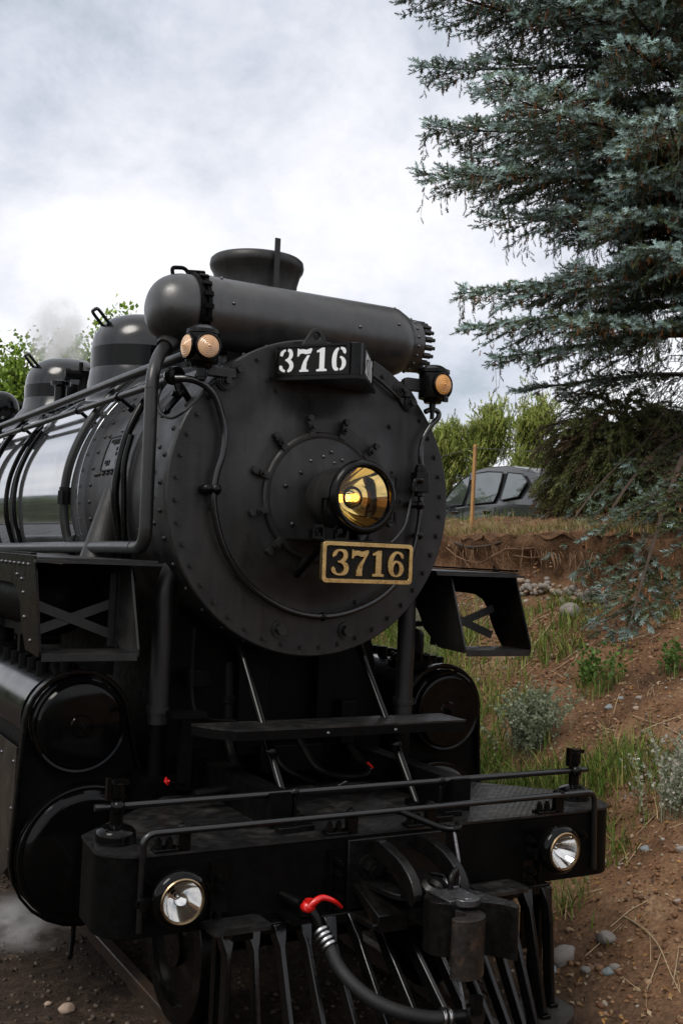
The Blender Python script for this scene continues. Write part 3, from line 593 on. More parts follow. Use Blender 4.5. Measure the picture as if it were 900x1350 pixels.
# ---- marker lamps
def lens_geo(c, n, r):
    c = Vector(c); prof = []
    for k in range(6):
        r0 = r * (1 - k / 6); h = .012 + .022 * (k / 6) ** .8
        prof += [(r0, h - .004), (r0 - r / 14, h)]
    prof.append((.0001, .034))
    return G().lathe([(r, 0)] + prof, c, n, 32)
def marker(c, dirs, left, lm='amber_lens'):
    c = Vector(c)
    body = obj('marker_lamp', G().lathe([(.0001, -.105), (.05, -.105), (.06, -.085), (.085, -.08), (.088, -.07), (.088, .07), (.094, .074), (.09, .095), (.06, .115), (.045, .122), (.0001, .126)], c, (0, 0, 1), 32), MAT['satin_black'], loco, 35)
    if not left: obj('hood', G().lathe([(.094, .095), (.098, .095), (.098, .075), (.094, .075)], c, (0, 0, 1), 32), MAT['satin_black'], body, 35)
    for d in dirs:
        d = Vector(d).normalized(); p = c + d * .072
        obj('lens_ring', G().lathe([(.066, 0), (.072, .012), (.072, .026), (.066, .030), (.060, .026)], p, d, 28), MAT['satin_black'], body, 40)
        obj('lens', lens_geo(p + d * .016, d, .062), MAT[lm], body, 30)
    return body
TOCAM = Vector((-.47, -.88, 0))
mlc = V(-.762, -.085, 3.505)
ml = marker(mlc, [(-.05, -1, -.02), (-1, -.12, 0)], True)
obj('lamp_stem', G().cyl(mlc - V(0, 0, .10), mlc - V(0, 0, .17), .028, n=10).cyl(mlc - V(0, 0, .14), mlc - V(0, 0, .155), .036, n=8), MAT['satin_black'], ml, 40)
mrc = V(.725, -.085, 3.468)
mr = marker(mrc, [(.08, -1, 0), (1, .3, 0)], False, 'orange_lens')
obj('lamp_stem', G().cyl(mrc - V(0, 0, .10), mrc - V(0, 0, .15), .02, n=10).cyl(mrc - V(0, 0, .15), mrc - V(0, 0, .20), .014, n=8), MAT['satin_black'], mr, 40)
obj('latch', G().box(mrc + V(.03, -.09, -.09), (.03, .02, .025)), MAT['satin_black'], mr)
# their brackets: lobed plates with two big washers
for s, c, lamp, pts2 in ((-1, mlc, ml, ((311, 488), (296, 503))), (1, mrc, mr, ((527, 514), (538, 532)))):
    P = [at(x, y, y=-.02) for x, y in pts2]
    ax = (P[1] - P[0]).normalized(); nrm = V(-ax.z, 0, ax.x)
    g = G()
    cap = []
    L_ = (P[1] - P[0]).length
    for i in range(13): a = R_(-90 + 180 * i / 12); cap.append((L_ + .05 * math.cos(a), .05 * math.sin(a)))
    for i in range(13): a = R_(90 + 180 * i / 12); cap.append((.05 * math.cos(a), .05 * math.sin(a)))
    g.prism(cap, P[0] + V(0, .0, 0), ax, nrm, (0, -.02, 0))
    bk = obj('lamp_bracket', g, MAT['graphite'], lamp, 30)
    for p in P:
        place('bolt', shared('bolt', G().cyl((0, 0, 0), (0, 0, .012), .042, n=20).cyl((0, 0, .012), (0, 0, .02), .03, n=16).cyl((0, 0, .02), (0, 0, .05), .02, n=6), MAT['graphite']), bk, p + V(0, -.02, 0), FWD)
    m_ = (P[0] + P[1]) / 2
    g2 = G().box(V((c.x * .45 + P[0].x * .55), -.05, P[0].z + (.035 if s > 0 else -.03)), (abs(c.x - P[0].x) * .75, .05, .075 if s > 0 else .05))
    if s > 0: g2.box(V(P[0].x + .03, -.045, P[0].z + .01), (.05, .05, .11))
    obj('bracket_arm', g2, MAT['graphite'], lamp, bevel=.004)
# loop of cable hanging from the knuckle
cb = [at(x, y, x=v) for x, y, v in ((221, 503, -.80), (212, 515, -.84), (208, 530, -.87), (213, 545, -.90), (226, 551, -.90), (242, 543, -.88), (258, 528, -.80), (272, 512, -.72), (290, 500, -.66))]
obj('lamp_cable', G().tube(catmull(cb, 6), .0085, 8), MAT['rubber'], ml, 60)
sbk = at(228, 530, x=-.86)
obj('cleat', G().bar(sbk + V(.02, -.09, .05), sbk + V(-.03, .09, -.07), .02, .03).cyl(sbk + V(0, -.06, .03), sbk + V(-.03, -.06, .04), .016, n=6).cyl(sbk + V(0, .05, -.05), sbk + V(-.03, .05, -.04), .016, n=6), MAT['satin_black'], ml)

# ---- running board, its skirt and the front step boxes
for s in (-1, 1):
    rb = obj('running_board', G().prism([(.90, .06), (1.54, .06), (1.54, 9.8), (.98, 9.8)], (0, 0, 2.345), (s, 0, 0), (0, 1, 0), (0, 0, .012)), MAT['graphite'], loco, 20)
    obj('front_lip', G().prism([(.88, 2.33), (1.56, 2.33), (1.56, 2.344), (.88, 2.344)], (0, .02, 0), (s, 0, 0), (0, 0, 1), (0, .05, 0)), MAT['graphite'], rb)
    outl = [(.10, 2.362), (9.8, 2.362), (9.8, 2.205), (.62, 2.205), (.52, 2.20), (.43, 2.17), (.37, 2.11), (.33, 2.03), (.28, 1.96), (.20, 1.875), (-.08, 1.862), (-.085, 1.90)]
    inl = [(.10, 2.344), (.9, 2.344), (.9, 2.29), (.70, 2.24), (.55, 2.18), (.44, 2.08), (.37, 1.98), (.20, 1.875), (-.08, 1.862), (-.085, 1.90)]
    sk = obj('side_plate', G().prism(outl, (s * 1.535, 0, 0), (0, 1, 0), (0, 0, 1), (s * .012, 0, 0)), MAT['brown_sheen_black'], rb, 30)
    obj('side_plate', G().prism(inl, (s * 1.03, 0, 0), (0, 1, 0), (0, 0, 1), (s * .012, 0, 0)), MAT['graphite'], rb, 30)
    for k in range(24): place('rivet', RIVS, sk, V(s * 1.547, .22 + .105 * k, 2.315), V(s, 0, 0))
    for y, z in ((.35, 2.235), (.46, 2.255), (.30, 2.165), (.25, 2.04), (.10, 1.93)): place('rivet', RIVS, sk, V(s * 1.547, y, z), V(s, 0, 0))
    # capped edge along the top of the skirt
    obj('edge_angle', G().box((s * 1.552, 4.95, 2.372), (.03, 9.7, .012)), MAT['brown_sheen_black'], rb)
    tr = obj('step_tread', G().prism([(1.043, -.085), (1.534, -.085), (1.534, .19), (1.043, .19)], (0, 0, 1.868), (s, 0, 0), (0, 1, 0), (0, 0, .012)), MAT['tread_plate'], rb)
    obj('tread_edge', G().box((s * 1.288, -.088, 1.86), (.49, .008, .035)), MAT['graphite'], tr)
    for z0, z1, yy in ((1.94, 2.12, .30), (2.12, 1.94, .308)):
        obj('cross_brace', G().bar((s * 1.05, yy, z0), (s * 1.53, yy, z1), .05, .007, (0, 1, 0)), MAT['lit_brace'], rb)
    obj('angle_iron', G().box((s * 1.06, .30, 2.08), (.045, .008, .40)).box((s * 1.045, .28, 2.08), (.006, .045, .40)), MAT['graphite'], rb)

obj('dark_filler', G().lathe([(.0001, .62), (.12, .63), (.19, .68), (.20, .72), (.20, 3.1), (.0001, 3.2)], (-1.24, 0, 2.11), (0, 1, 0), 28).box((-1.0, 1.0, 2.0), (.05, 1.0, .6)), MAT['rough_black'], loco, 40)  # added black drum and slab, standing in for shade behind the step brace
# ---- cylinders with piston valves above
for s in (-1, 1):
    def hull(rv, rc, n=14):
        o = []
        for i in range(n + 1): a = R_(8 + (172 - 8) * i / n); o.append((1.20 + rv * math.cos(a), 1.45 + rv * math.sin(a)))
        for i in range(n + 1): a = R_(172 + (368 - 172) * i / n); o.append((1.13 + rc * math.cos(a), .76 + rc * math.sin(a)))
        return o
    cyl = obj('cylinder_block', G().prism(hull(.262, .385), (0, .40, 0), (s, 0, 0), (0, 0, 1), (0, 1.05, 0)), MAT['rough_black'], loco, 30)
    obj('cladding', G().prism([hull(.30, .405), hull(.27, .39)[::-1]], (0, .36, 0), (s, 0, 0), (0, 0, 1), (0, .05, 0)), MAT['satin_black'], cyl, 30, bevel=.012)
    obj('side_cladding', G().prism([(.42, .72), (.42, 1.33), (1.45, 1.33), (1.45, .72), (1.2, .58), (.66, .58)], (s * 1.505, 0, 0), (0, 1, 0), (0, 0, 1), (s * .008, 0, 0)), MAT['ground_sheen_panel'], cyl, 20)
    for y, z in ((.46, .78), (.46, 1.0), (.46, 1.25), (.75, 1.25), (1.05, 1.25), (.85, 1.06)): place('rivet', RIVS, cyl, V(s * 1.513, y, z), V(s, 0, 0))
    vh = obj('valve_head', G().lathe([(.262, .40), (.262, .335), (.258, .322), (.250, .318), (.238, .322), (.232, .315), (.225, .306), (.21, .302), (.06, .302), (.055, .297), (.0001, .296)], (s * 1.20, 0, 1.45), (0, 1, 0), 56), MAT['gloss_black'], cyl, 35)
    place('bolt', HEXB, vh, V(s * 1.20, .298, 1.45), FWD)
    obj('cylinder_head', G().lathe([(.375, .40), (.375, .325), (.370, .312), (.360, .308), (.345, .311), (.335, .302), (.32, .290), (.295, .284), (.0001, .280)], (s * 1.13, 0, .755), (0, 1, 0), 64), MAT['gloss_black'], cyl, 35)
    # valve chest barrel further back, with studs
    vb = obj('valve_chest', G().lathe([(.0001, .50), (.245, .50), (.245, 1.75), (.0001, 1.75)], (s * 1.235, 0, 1.475), (0, 1, 0), 40), MAT['dome_black'], cyl, 35)
    for k in range(5):
        for q in (0, 1):
            obj('relief_block', G().cyl((s * (1.23 + .11 * q), .56 + k * .21 + .08 * q, 1.66), (s * (1.23 + .11 * q), .56 + k * .21 + .08 * q, 1.785 - .02 * q), .035, n=10), MAT['rough_black'], vb, 40)
    rv = V(s * 1.10, .62, 1.70)
    if s > 0:
        fl = obj('relief_valve', G().cyl(rv, rv + V(0, 0, .05), .15, n=20).lathe([(.10, .05), (.10, .09), (.085, .10), (.085, .22), (.065, .25), (.03, .26), (.03, .30)], rv, (0, 0, 1), 20).box(rv + V(0, 0, .29), (.15, .04, .035)).cyl(rv + V(0, 0, .28), rv + V(0, 0, .36), .022, n=8), MAT['rough_black'], cyl, 35)
        for k in range(8): a = 2 * math.pi * k / 8; place('bolt', HEXB, fl, rv + V(.12 * math.cos(a), .12 * math.sin(a), .05), V(0, 0, 1))
    # outside steam pipe
    sp = obj('steam_pipe', G().tube(fillet([(s * .74, .22, 2.36), (s * .80, .22, 2.20), (s * .80, .22, 1.50), (s * .80, .22, 1.46)], .12), .055, 18), MAT['graphite'], loco, 50)
    obj('pipe_tail', G().cyl((s * .80, .22, 1.46), (s * .80, .22, 1.05), .046, n=16).box((s * .80, .32, 1.10), (.20, .34, .16)), MAT['rough_black'], sp, 30)
    obj('pipe_collar', G().cyl((s * .80, .22, 2.02), (s * .80, .22, 2.03), .058, n=20).cyl((s * .80, .22, 1.52), (s * .80, .22, 1.56), .066, n=20), MAT['graphite'], sp, 30)
    obj('drain_cock', G().cyl((s * 1.13, .5, .34), (s * 1.13, .5, .42), .03, n=8).tube(fillet([(s * 1.13, .5, .36), (s * 1.13, .5, .25), (s * 1.2, .3, .22)], .05), .014, 8), MAT['rough_black'], cyl, 40)

# ---- saddle, frames and the dark clutter under the smokebox
obj('saddle', G().prism([(-.78, 1.05), (.78, 1.05), (.70, 1.75), (.62, 2.13), (.35, 1.96), (0, 1.90), (-.35, 1.96), (-.62, 2.13), (-.70, 1.75)], (0, .42, 0), (1, 0, 0), (0, 0, 1), (0, 1.0, 0)), MAT['rough_black'], loco, 20)
obj('main_frame', G().box((-.53, 2.2, 1.0), (.11, 6.0, .55)).box((.53, 2.2, 1.0), (.11, 6.0, .55)).box((0, -.30, .98), (1.1, 1.2, .16)), MAT['rough_black'], loco)
obj('frame_plate', G().box((-.64, 4.8, 1.62), (.06, 6.6, 1.0)).box((.64, 4.8, 1.62), (.06, 6.6, 1.0)).box((0, 1.48, 1.6), (1.2, .06, 1.0)), MAT['rough_black'], loco)
cl = G()
cl.box((-.18, .36, 1.55), (.20, .1, .62)).box((.30, .36, 1.60), (.12, .1, .55)).box((-.55, .30, 1.70), (.14, .12, .10)).box((.05, .30, 1.22), (.40, .12, .16)).box((.42, .28, 1.42), (.10, .1, .26))
obj('front_casting', cl, MAT['rough_black'], loco, bevel=.006)
obj('train_pipe', G().tube(fillet([(-.42, .15, 1.80), (-.42, .12, 1.36), (-.42, .05, 1.28), (-.50, -.30, 1.20), (-.78, -.30, 1.18)], .08), .028, 10).cyl((-.42, .14, 1.58), (-.42, .14, 1.62), .045, n=8).cyl((-.42, .14, 1.46), (-.42, .14, 1.49), .04, n=8), MAT['rough_black'], loco, 50)
obj('brake_pipe', G().tube(fillet([(.02, .1, 1.35), (.02, -.12, 1.22), (.12, -.25, 1.20), (.30, -.25, 1.20), (.36, .1, 1.30)], .08), .022, 10).tube(fillet([(-.18, .2, 1.4), (-.15, -.05, 1.22), (-.05, -.25, 1.18)], .08), .018, 8), MAT['rough_black'], loco, 50)
pv = at(220, 1030, y=-.1)
obj('valve_wheel', G().lathe([(.018, -.006), (.024, 0), (.018, .006), (.013, 0), (.018, -.006)], pv, (.7, -.5, .3), 16).cyl(pv - V(.015, 0, 0), pv + V(.015, 0, .0), .007, n=8), MAT['red_paint'], loco, 50)
obj('valve_spindle', G().cyl(pv, pv + V(.16, .10, -.05), .008, n=6), MAT['rough_black'], loco)
pv2 = at(491, 1012, y=-.1)
obj('valve_lever', G().cyl(at(445, 1036, y=-.1), pv2, .006, n=6), MAT['worn_steel'], loco)
obj('lever_grip', G().cyl(pv2, pv2 + (pv2 - at(480, 1002, y=-.1)) * -.6, .008, n=8), MAT['red_paint'], loco)
obj('pipe_stand', G().box((-.72, .0, 1.34), (.06, .06, .40)).box((-.72, .0, 1.54), (.20, .10, .03)).tube(catmull([(-.66, .10, 2.0), (-.66, .08, 1.62), (-.62, .0, 1.52), (-.45, -.05, 1.50)], 5), .010, 6), MAT['rough_black'], loco, 40)
# brace rods from smokebox down to the deck
for s in (-1, 1):
    x = s * .385
    obj('smokebox_brace', G().tube([(x, .12, 1.93), (x, -.60, 1.11)], .023, 12).sphere((x, -.36, 1.385), .034, (1, 1, 1.3), 10, 7).cyl((x, -.58, 1.10), (x, -.58, 1.13), .06, n=12), MAT['gloss_black'], loco, 50)
# footboard below the smokebox
sh = [(-.77, -.20), (.79, -.20), (.79, -.455), (-.55, -.455), (-.62, -.44), (-.70, -.36), (-.75, -.27)]
fb = obj('footboard', G().prism(sh, (0, 0, 1.515), (1, 0, 0), (0, 1, 0), (0, 0, .010)), MAT['tread_plate'], loco, 20)
obj('board_lip', G().prism(sh[2:] + [(-.77, -.20), (-.755, -.20), (-.735, -.27), (-.69, -.35), (-.615, -.428), (-.55, -.443), (.778, -.443), (.778, -.45)], (0, 0, 1.468), (1, 0, 0), (0, 1, 0), (0, 0, .046)), MAT['rough_black'], fb, 20)
for x in (-.1, .32): place('rivet', RIVS, fb, V(x, -.456, 1.488), FWD)
obj('board_strut', G().bar((-.4, -.3, 1.50), (-.4, .3, 1.40), .05, .02).bar((.4, -.3, 1.50), (.4, .3, 1.40), .05, .02), MAT['rough_black'], fb)

# ---- pilot beam and deck
def rr_end(s, n=8):
    o = []
    for i in range(n + 1):
        a = R_(-90 + 105 * i / n); o.append((s * (1.295 + .16 * math.cos(a)), -.84 + .16 * math.sin(a)))
    return o
right = rr_end(1); left = rr_end(-1)
outline = left[::-1] + right + [(1.44, -.62), (-1.44, -.62)]
outline = [(-1.44, -.62)] + left[::-1] + right + [(1.44, -.62)]
beam = obj('pilot_beam', G().prism(outline, (0, 0, .75), (1, 0, 0), (0, 1, 0), (0, 0, .345)), MAT['rough_black'], loco, 30, bevel=.004)
deck_o = [(x * 1.0, y - (.006 if y < -.9 else 0)) for x, y in [(-1.44, -.60)] + left[::-1] + right + [(1.44, -.60)]] + [(.82, .02), (-.82, .02)]
deck = obj('deck', G().prism(deck_o, (0, 0, 1.096), (1, 0, 0), (0, 1, 0), (0, 0, .012)), MAT['tread_plate'], loco, 30)
for x in (-.93, -.33, .83): # reinforcing angles on the beam face
    h = .62 if x > .8 else .30
    an = obj('angle_plate', G().box((x, -1.006, 1.045 - h / 2), (.09, .012, h)).box((x + (.045 if x > .8 else -.045), -1.02, 1.045 - h / 2), (.008, .04, h)), MAT['satin_black'], beam)
    for z in (.98, .93, .82, .77): place('bolt', HEXB, an, V(x + rnd.uniform(-.012, .012), -1.012, z), FWD)
for x, z in ((-1.27, 1.0), (-1.28, .86), (1.18, .98)): place('bolt', HEXB, beam, V(x, -1.0, z), FWD)
# flag posts and upper rail
ur = obj('deck_rail', G().tube([(-1.435, -.76, 1.266), (1.42, -.76, 1.266)], .0165, 12), MAT['rail_black'], loco, 60)
for s in (-1, 1):
    x = s * 1.333
    fp = obj('flag_post', G().lathe([(.092, 1.108), (.092, 1.145), (.088, 1.16), (.075, 1.172), (.05, 1.182), (.03, 1.187), (.028, 1.30), (.036, 1.31), (.036, 1.37), (.03, 1.374), (.0001, 1.374)], (x, -.76, 0), (0, 0, 1), 24), MAT['gloss_black'], loco, 35)
    obj('post_clip', G().box((x - .045, -.765, 1.345), (.02, .03, .10)).box((x + .01, -.765, 1.375), (.07, .05, .02)).sphere((x, -.775, 1.266), .034, n=12, m=8), MAT['satin_black'], fp)
for x in (-.44, .42):
    obj('rail_stanchion', G().cyl((x, -.76, 1.12), (x, -.76, 1.265), .013, n=8).sphere((x, -.76, 1.266), .025, n=12, m=8).box((x, -.82, 1.122), (.10, .14, .03)).cyl((x + .07, -.72, 1.11), (x + .07, -.72, 1.14), .02, n=6), MAT['satin_black'], ur, 40, bevel=.003)
# grab iron along the deck edge
gi = obj('grab_iron', G().tube(fillet([(-1.30, -1.035, .79), (-1.30, -1.035, 1.205), (1.255, -1.015, 1.205), (1.262, -1.02, .79)], .06), .0155, 12), MAT['rail_black'], loco, 60)
for x in (-1.10, -.25, .20, 1.02):
    obj('grab_bracket', G().prism([(-.028, 0), (.028, 0), (.028, .085), (.018, .112), (0, .122), (-.018, .112), (-.028, .085)], (x, -1.01, 1.108), (1, 0, 0), (0, 0, 1), (0, .035, 0)).box((x - .07, -.975, 1.115), (.13, .07, .014)).cyl((x, -1.03, 1.205), (x, -.97, 1.205), .02, n=10), MAT['satin_black'], gi, 30, bevel=.003)
    for k in (-.11, -.06): place('bolt', HEXB, gi, V(x + k, -.975, 1.122), V(0, 0, 1))
for k, (px, py) in enumerate(((378, 1094), (582, 1079))):
    p = at(px, py, z=1.12); obj('deck_cleat', G().box(p, (.10, .06, .035)), MAT['satin_black'], deck, bevel=.004)
obj('deck_hatch', G().box((-.05, -.62, 1.112), (.62, .28, .006)), MAT['tread_plate'], deck)

# ditch lights
for s, px, py in ((-1, 240, 1188), (1, 742, 1122)):
    c = at(px, py, y=-1.165); ax = V(0.02 * s - .02, -1, -.02)
    dl = obj('ditch_light', G().lathe([(0.0001, -0.1215), (0.0540, -0.1170), (0.0900, -0.0990), (0.1152, -0.0630), (0.1242, -0.0270), (0.1206, -0.0045), (0.1062, 0.0072), (0.0936, 0.0108)], c, ax, 40), MAT['gloss_black'], loco, 50)
    obj('rim', G().lathe([(0.0954, 0.0000), (0.0981, 0.0126), (0.0936, 0.0180), (0.0864, 0.0162), (0.0846, 0.0072)], c, ax, 40), MAT['lamp_rim'], dl, 50)
    obj('reflector', G().lathe([(0.0108, -0.0765)] + [(.0873 * t, -.0765 + .0828 * t * t) for t in (.2, .35, .5, .65, .8, .9, 1)], c, ax, 36), MAT['chrome'], dl, 60)
    obj('lens', G().lathe([(0.0001, 0.0144), (0.0450, 0.0135), (0.0882, 0.0081), (0.0882, 0.0054), (0.0450, 0.0099), (0.0001, 0.0108)], c, ax, 36), MAT['lens_glass'], dl, 60)
    obj('bulb', G().sphere(c + ax.normalized() * -.06, .011, (1, 1, 1), 10, 7), MAT['chrome'], dl, 60)
    obj('lamp_bracket', G().box(c + V(-.15, .06, -.01), (.06, .035, .03)).cyl(c + V(-.165, .02, -.03), c + V(-.165, .02, .02), .014, n=8), MAT['satin_black'], dl); obj('lamp_bracket', G().box(c + V(.12, .06, .03), (.05, .03, .025)), MAT['satin_black'], dl); obj('lamp_foot', G().cyl(c + V(0, .10, 0), c + V(0, .18, 0), .05, n=12), MAT['satin_black'], dl)

# ---- coupler pocket, coupler and uncoupling gear
def qarc(y0, z0, y1, z1, n=10):   # quarter-ellipse from (y0,z0) down to (y1,z1)
    return [(y0 + (y1 - y0) * math.sin(R_(90 * i / n)), z1 + (z0 - z1) * math.cos(R_(90 * i / n))) for i in range(n + 1)]
dp = obj('draft_pocket', G().box((0, -1.012, .905), (.56, .03, .36)).box((-.04, -1.13, .745), (.46, .26, .03)), MAT['greasy_black'], loco, bevel=.005)
for x in (-.16, .10):
    rib = [( -1.02, 1.075)] + qarc(-1.06, 1.085, -1.42, .90) + [(-1.40, .86), (-1.33, .90)] + qarc(-1.03, 1.0, -1.30, .88)[::-1] + [(-1.02, 1.0)]
    obj('pocket_rib', G().prism(rib, (x, 0, 0), (0, 1, 0), (0, 0, 1), (.05, 0, 0)), MAT['greasy_black'], dp, 30, bevel=.006)
obj('pocket_shelf', G().prism([(-.21, -1.02), (.17, -1.02), (.17, -1.34), (.05, -1.40), (-.09, -1.38), (-.17, -1.26)], (0, 0, .862), (1, 0, 0), (0, 1, 0), (0, 0, .03)), MAT['greasy_black'], dp, 30, bevel=.006)
obj('striker_web', G().prism([(-1.03, .885), (-1.03, .86), (-1.27, .72), (-1.27, .80)], (-.25, 0, 0), (0, 1, 0), (0, 0, 1), (.16, 0, 0)), MAT['greasy_black'], dp, 20, bevel=.004)
place('bolt', shared('bolt', G().cyl((0, 0, 0), (0, 0, .02), .055, n=18).cyl((0, 0, .02), (0, 0, .07), .038, n=6).cyl((0, 0, .07), (0, 0, .09), .02, n=8), MAT['greasy_black']), dp, V(-.17, -1.027, .955), FWD)
for x, z in ((-.19, .81), (-.10, .80)): place('bolt', HEXB, dp, V(x, -1.027, z), FWD)
cp = obj('coupler', G().box((-.02, -1.30, .85), (.14, .5, .16)).prism([tuple(p_.xy) for p_ in catmull([(-.10, -1.42, 0), (.10, -1.42, 0), (.165, -1.55, 0), (.20, -1.68, 0), (.165, -1.74, 0), (.12, -1.66, 0), (.02, -1.60, 0), (-.06, -1.60, 0), (-.14, -1.53, 0)], 4, True)], (0, 0, .70), (1, 0, 0), (0, 1, 0), (0, 0, .23)), MAT['greasy_black'], loco, 30, bevel=.012)
obj('knuckle', G().prism([tuple(p_.xy) for p_ in catmull([(-.05, -1.61, 0), (.0, -1.60, 0), (.055, -1.64, 0), (.05, -1.73, 0), (-.01, -1.785, 0), (-.09, -1.785, 0), (-.13, -1.75, 0), (-.11, -1.715, 0), (-.05, -1.72, 0), (-.03, -1.68, 0)], 4, True)], (-.02, .04, .655), (1, 0, 0), (0, 1, 0), (0, 0, .25)), MAT['rusty_black'], cp, 30, bevel=.014)
obj('lock_lug', G().prism(ell(.02, -1.60, .06, .045, n=16), (-.02, 0, .922), (1, 0, 0), (0, 1, 0), (0, 0, .03)).cyl((.0, -1.60, .95), (.0, -1.60, .955), .025, n=12).box((-.0, -1.50, .925), (.16, .16, .03)), MAT['worn_steel'], cp, 30, bevel=.004)
obj('lock_lifter', G().tube(fillet([(.02, -1.44, .90), (.02, -1.44, 1.0), (.08, -1.40, 1.02), (.08, -1.40, .93)], .03), .014, 8).lathe([(.03, -.008), (.042, 0), (.03, .008), (.024, 0), (.03, -.008)], (.0, -1.36, .985), (.3, .2, 1), 18), MAT['greasy_black'], cp, 50)
obj('coupler_shank_ring', G().lathe([(.04, -.02), (.06, 0), (.04, .02), (.03, 0), (.04, -.02)], (-.02, -1.36, .93), (.2, -.4, 1), 18), MAT['rusty_black'], cp, 50)
cut = obj('uncoupling_lever', G().tube(fillet([(-.06, -1.0, 1.205), (.0, -1.02, 1.20), (.16, -1.17, 1.135), (.22, -1.22, 1.14), (.25, -1.16, 1.15)], .04), .016, 10).lathe([(.03, -.008), (.045, 0), (.03, .008), (.024, 0), (.03, -.008)], (.21, -1.17, 1.145), (.1, .1, 1), 18), MAT['satin_black'], loco, 50)
obj('lift_link', G().tube(fillet([(.20, -1.20, 1.13), (.16, -1.30, 1.03), (.11, -1.38, .975), (.08, -1.41, .93), (.04, -1.41, .94), (.03, -1.37, .97)], .03), .009, 8), MAT['worn_steel'], cut, 50)
# air hose with its red cock
hp = at(403, 1196, y=-1.14)
ck = obj('angle_cock', G().cyl(hp + V(-.05, .14, .02), hp, .028, n=12).cyl(hp + V(0, 0, -.035), hp + V(.0, -.0, .03), .034, n=12).tube(catmull([hp, hp + V(.03, -.03, -.03), hp + V(.05, -.05, -.09)], 5), .026, 12), MAT['satin_black'], loco, 40)
he = at(450, 1196, y=-1.18)
hd = [hp + V(-.015, -.03, .0), hp + V(.02, -.045, .035), hp + V(.06, -.05, .05), hp.lerp(he, .7) + V(0, -.03, .035), he]
obj('cock_handle', G().tube(catmull(hd, 5), [.020 - .012 * i / 20 for i in range(21)], 10).sphere(hp + V(.0, -.02, .01), .036, (1, 1, .8), 14, 9).cyl(hp + V(0, -.03, .0), hp + V(0, -.03, .045), .02, n=8), MAT['red_paint'], ck, 50)
ob = obj('bracket', G().box(hp + V(-.03, .05, -.055), (.10, .16, .02)), MAT['satin_black'], ck)
c0 = hp + V(.05, -.05, -.09)
hose_pts = [c0] + [at(x, y, y=v) for x, y, v in ((432, 1243, -1.24), (446, 1274, -1.30), (468, 1300, -1.37), (498, 1322, -1.44), (535, 1336, -1.50), (570, 1342, -1.53), (596, 1340, -1.55))]
hs = obj('air_hose', G().tube(catmull(hose_pts, 6), .030, 14), MAT['rubber'], loco, 60)
d0 = (hose_pts[1] - hose_pts[0]).normalized()
cg = G()
for k in range(4): cg.lathe([(.032, -.008), (.040, -.006), (.042, 0), (.040, .006), (.032, .008)], c0 + d0 * (.012 + .024 * k), d0, 18)
obj('hose_clip', cg, MAT['steel'], hs, 40)
d1 = (hose_pts[-1] - hose_pts[-2]).normalized(); ce = hose_pts[-1]; cg = G()
for k in range(2): cg.lathe([(.032, -.008), (.041, -.006), (.043, 0), (.041, .006), (.032, .008)], ce - d1 * (.02 + .026 * k), d1, 18)
obj('hose_clip', cg, MAT['steel'], hs, 40)
obj('gladhand', G().cyl(ce, ce + d1 * .07, .027, n=12).lathe([(.0001, -.02), (.05, -.02), (.055, 0), (.05, .025), (.0001, .025)], ce + d1 * .10, (.2, -.9, .3), 18).box(ce + d1 * .10 + V(0, -.02, .05), (.05, .03, .08)), MAT['greasy_black'], hs, 40)
obj('hose_chain', G().tube(catmull([ce + V(.05, -.02, .03), ce + V(.05, .03, .14), ce + V(.04, .10, .26)], 5), .008, 6), MAT['worn_steel'], hs, 50)

# ---- pilot (cow-catcher): top rail, slanting bars, toe plate
pi = obj('pilot', G().box((0, -1.035, .735), (1.86, .05, .05)), MAT['satin_black'], loco, bevel=.004)
def toe_y(x): return -1.10 - .72 * (1 - abs(x) / .98)
nb_ = 15
for i in range(nb_):
    x = -.90 + 1.80 * i / (nb_ - 1)
    tb = V(x * 1.02, toe_y(x * 1.02) + .05, .165)
    mid = V(x * 1.005, -1.07 + (tb.y + 1.07) * .10, .62)
    g = G()
    pts_ = fillet([V(x, -1.035, .74), mid, tb], .12, 5)
    vs_ = []; m_n = len(pts_)
    for j in range(m_n):
        t_ = (pts_[min(j + 1, m_n - 1)] - pts_[max(j - 1, 0)]).normalized(); n_ = t_.cross(V(1, 0, 0)).normalized(); fl_ = max(0, 1 - j / 3.0)
        w_ = .013 + .022 * fl_ * fl_; d_ = .034
        vs_ += [pts_[j] + V(sx * w_, 0, 0) + n_ * sn * d_ for sx, sn in ((-1, -1), (1, -1), (1, 1), (-1, 1))]
    g.add(vs_, [(4 * j + k, 4 * j + (k + 1) % 4, 4 * j + 4 + (k + 1) % 4, 4 * j + 4 + k) for j in range(m_n - 1) for k in range(4)] + [(3, 2, 1, 0), tuple(4 * (m_n - 1) + k for k in range(4))])
    obj('pilot_bar', g, MAT['bar_black'], pi, 30, bevel=.006)
    if i % 1 == 0: obj('bar_foot', G().box(tb + V(0, .0, -.01), (.05, .09, .03)), MAT['satin_black'], pi, bevel=.004)
toe = [(-1.03, -.98), (-1.03, -1.16), (-.96, -1.24)] + [(x, toe_y(x) - .09) for x in (-.7, -.4, -.12)] + [(0, -1.84)] + [(x, toe_y(x) - .09) for x in (.12, .4, .7)] + [(.96, -1.24), (1.03, -1.16), (1.03, -.98), (.85, -.94), (.5, -1.28), (.0, -1.62), (-.5, -1.28), (-.85, -.98)]
obj('toe_plate', G().prism(toe, (0, 0, .105), (1, 0, 0), (0, 1, 0), (0, 0, .045)), MAT['toe_iron'], pi, 20, bevel=.010)
for s in (-1, 1): obj('pilot_post', G().box((s * .90, -.985, .45), (.06, .05, .62)), MAT['satin_black'], pi)
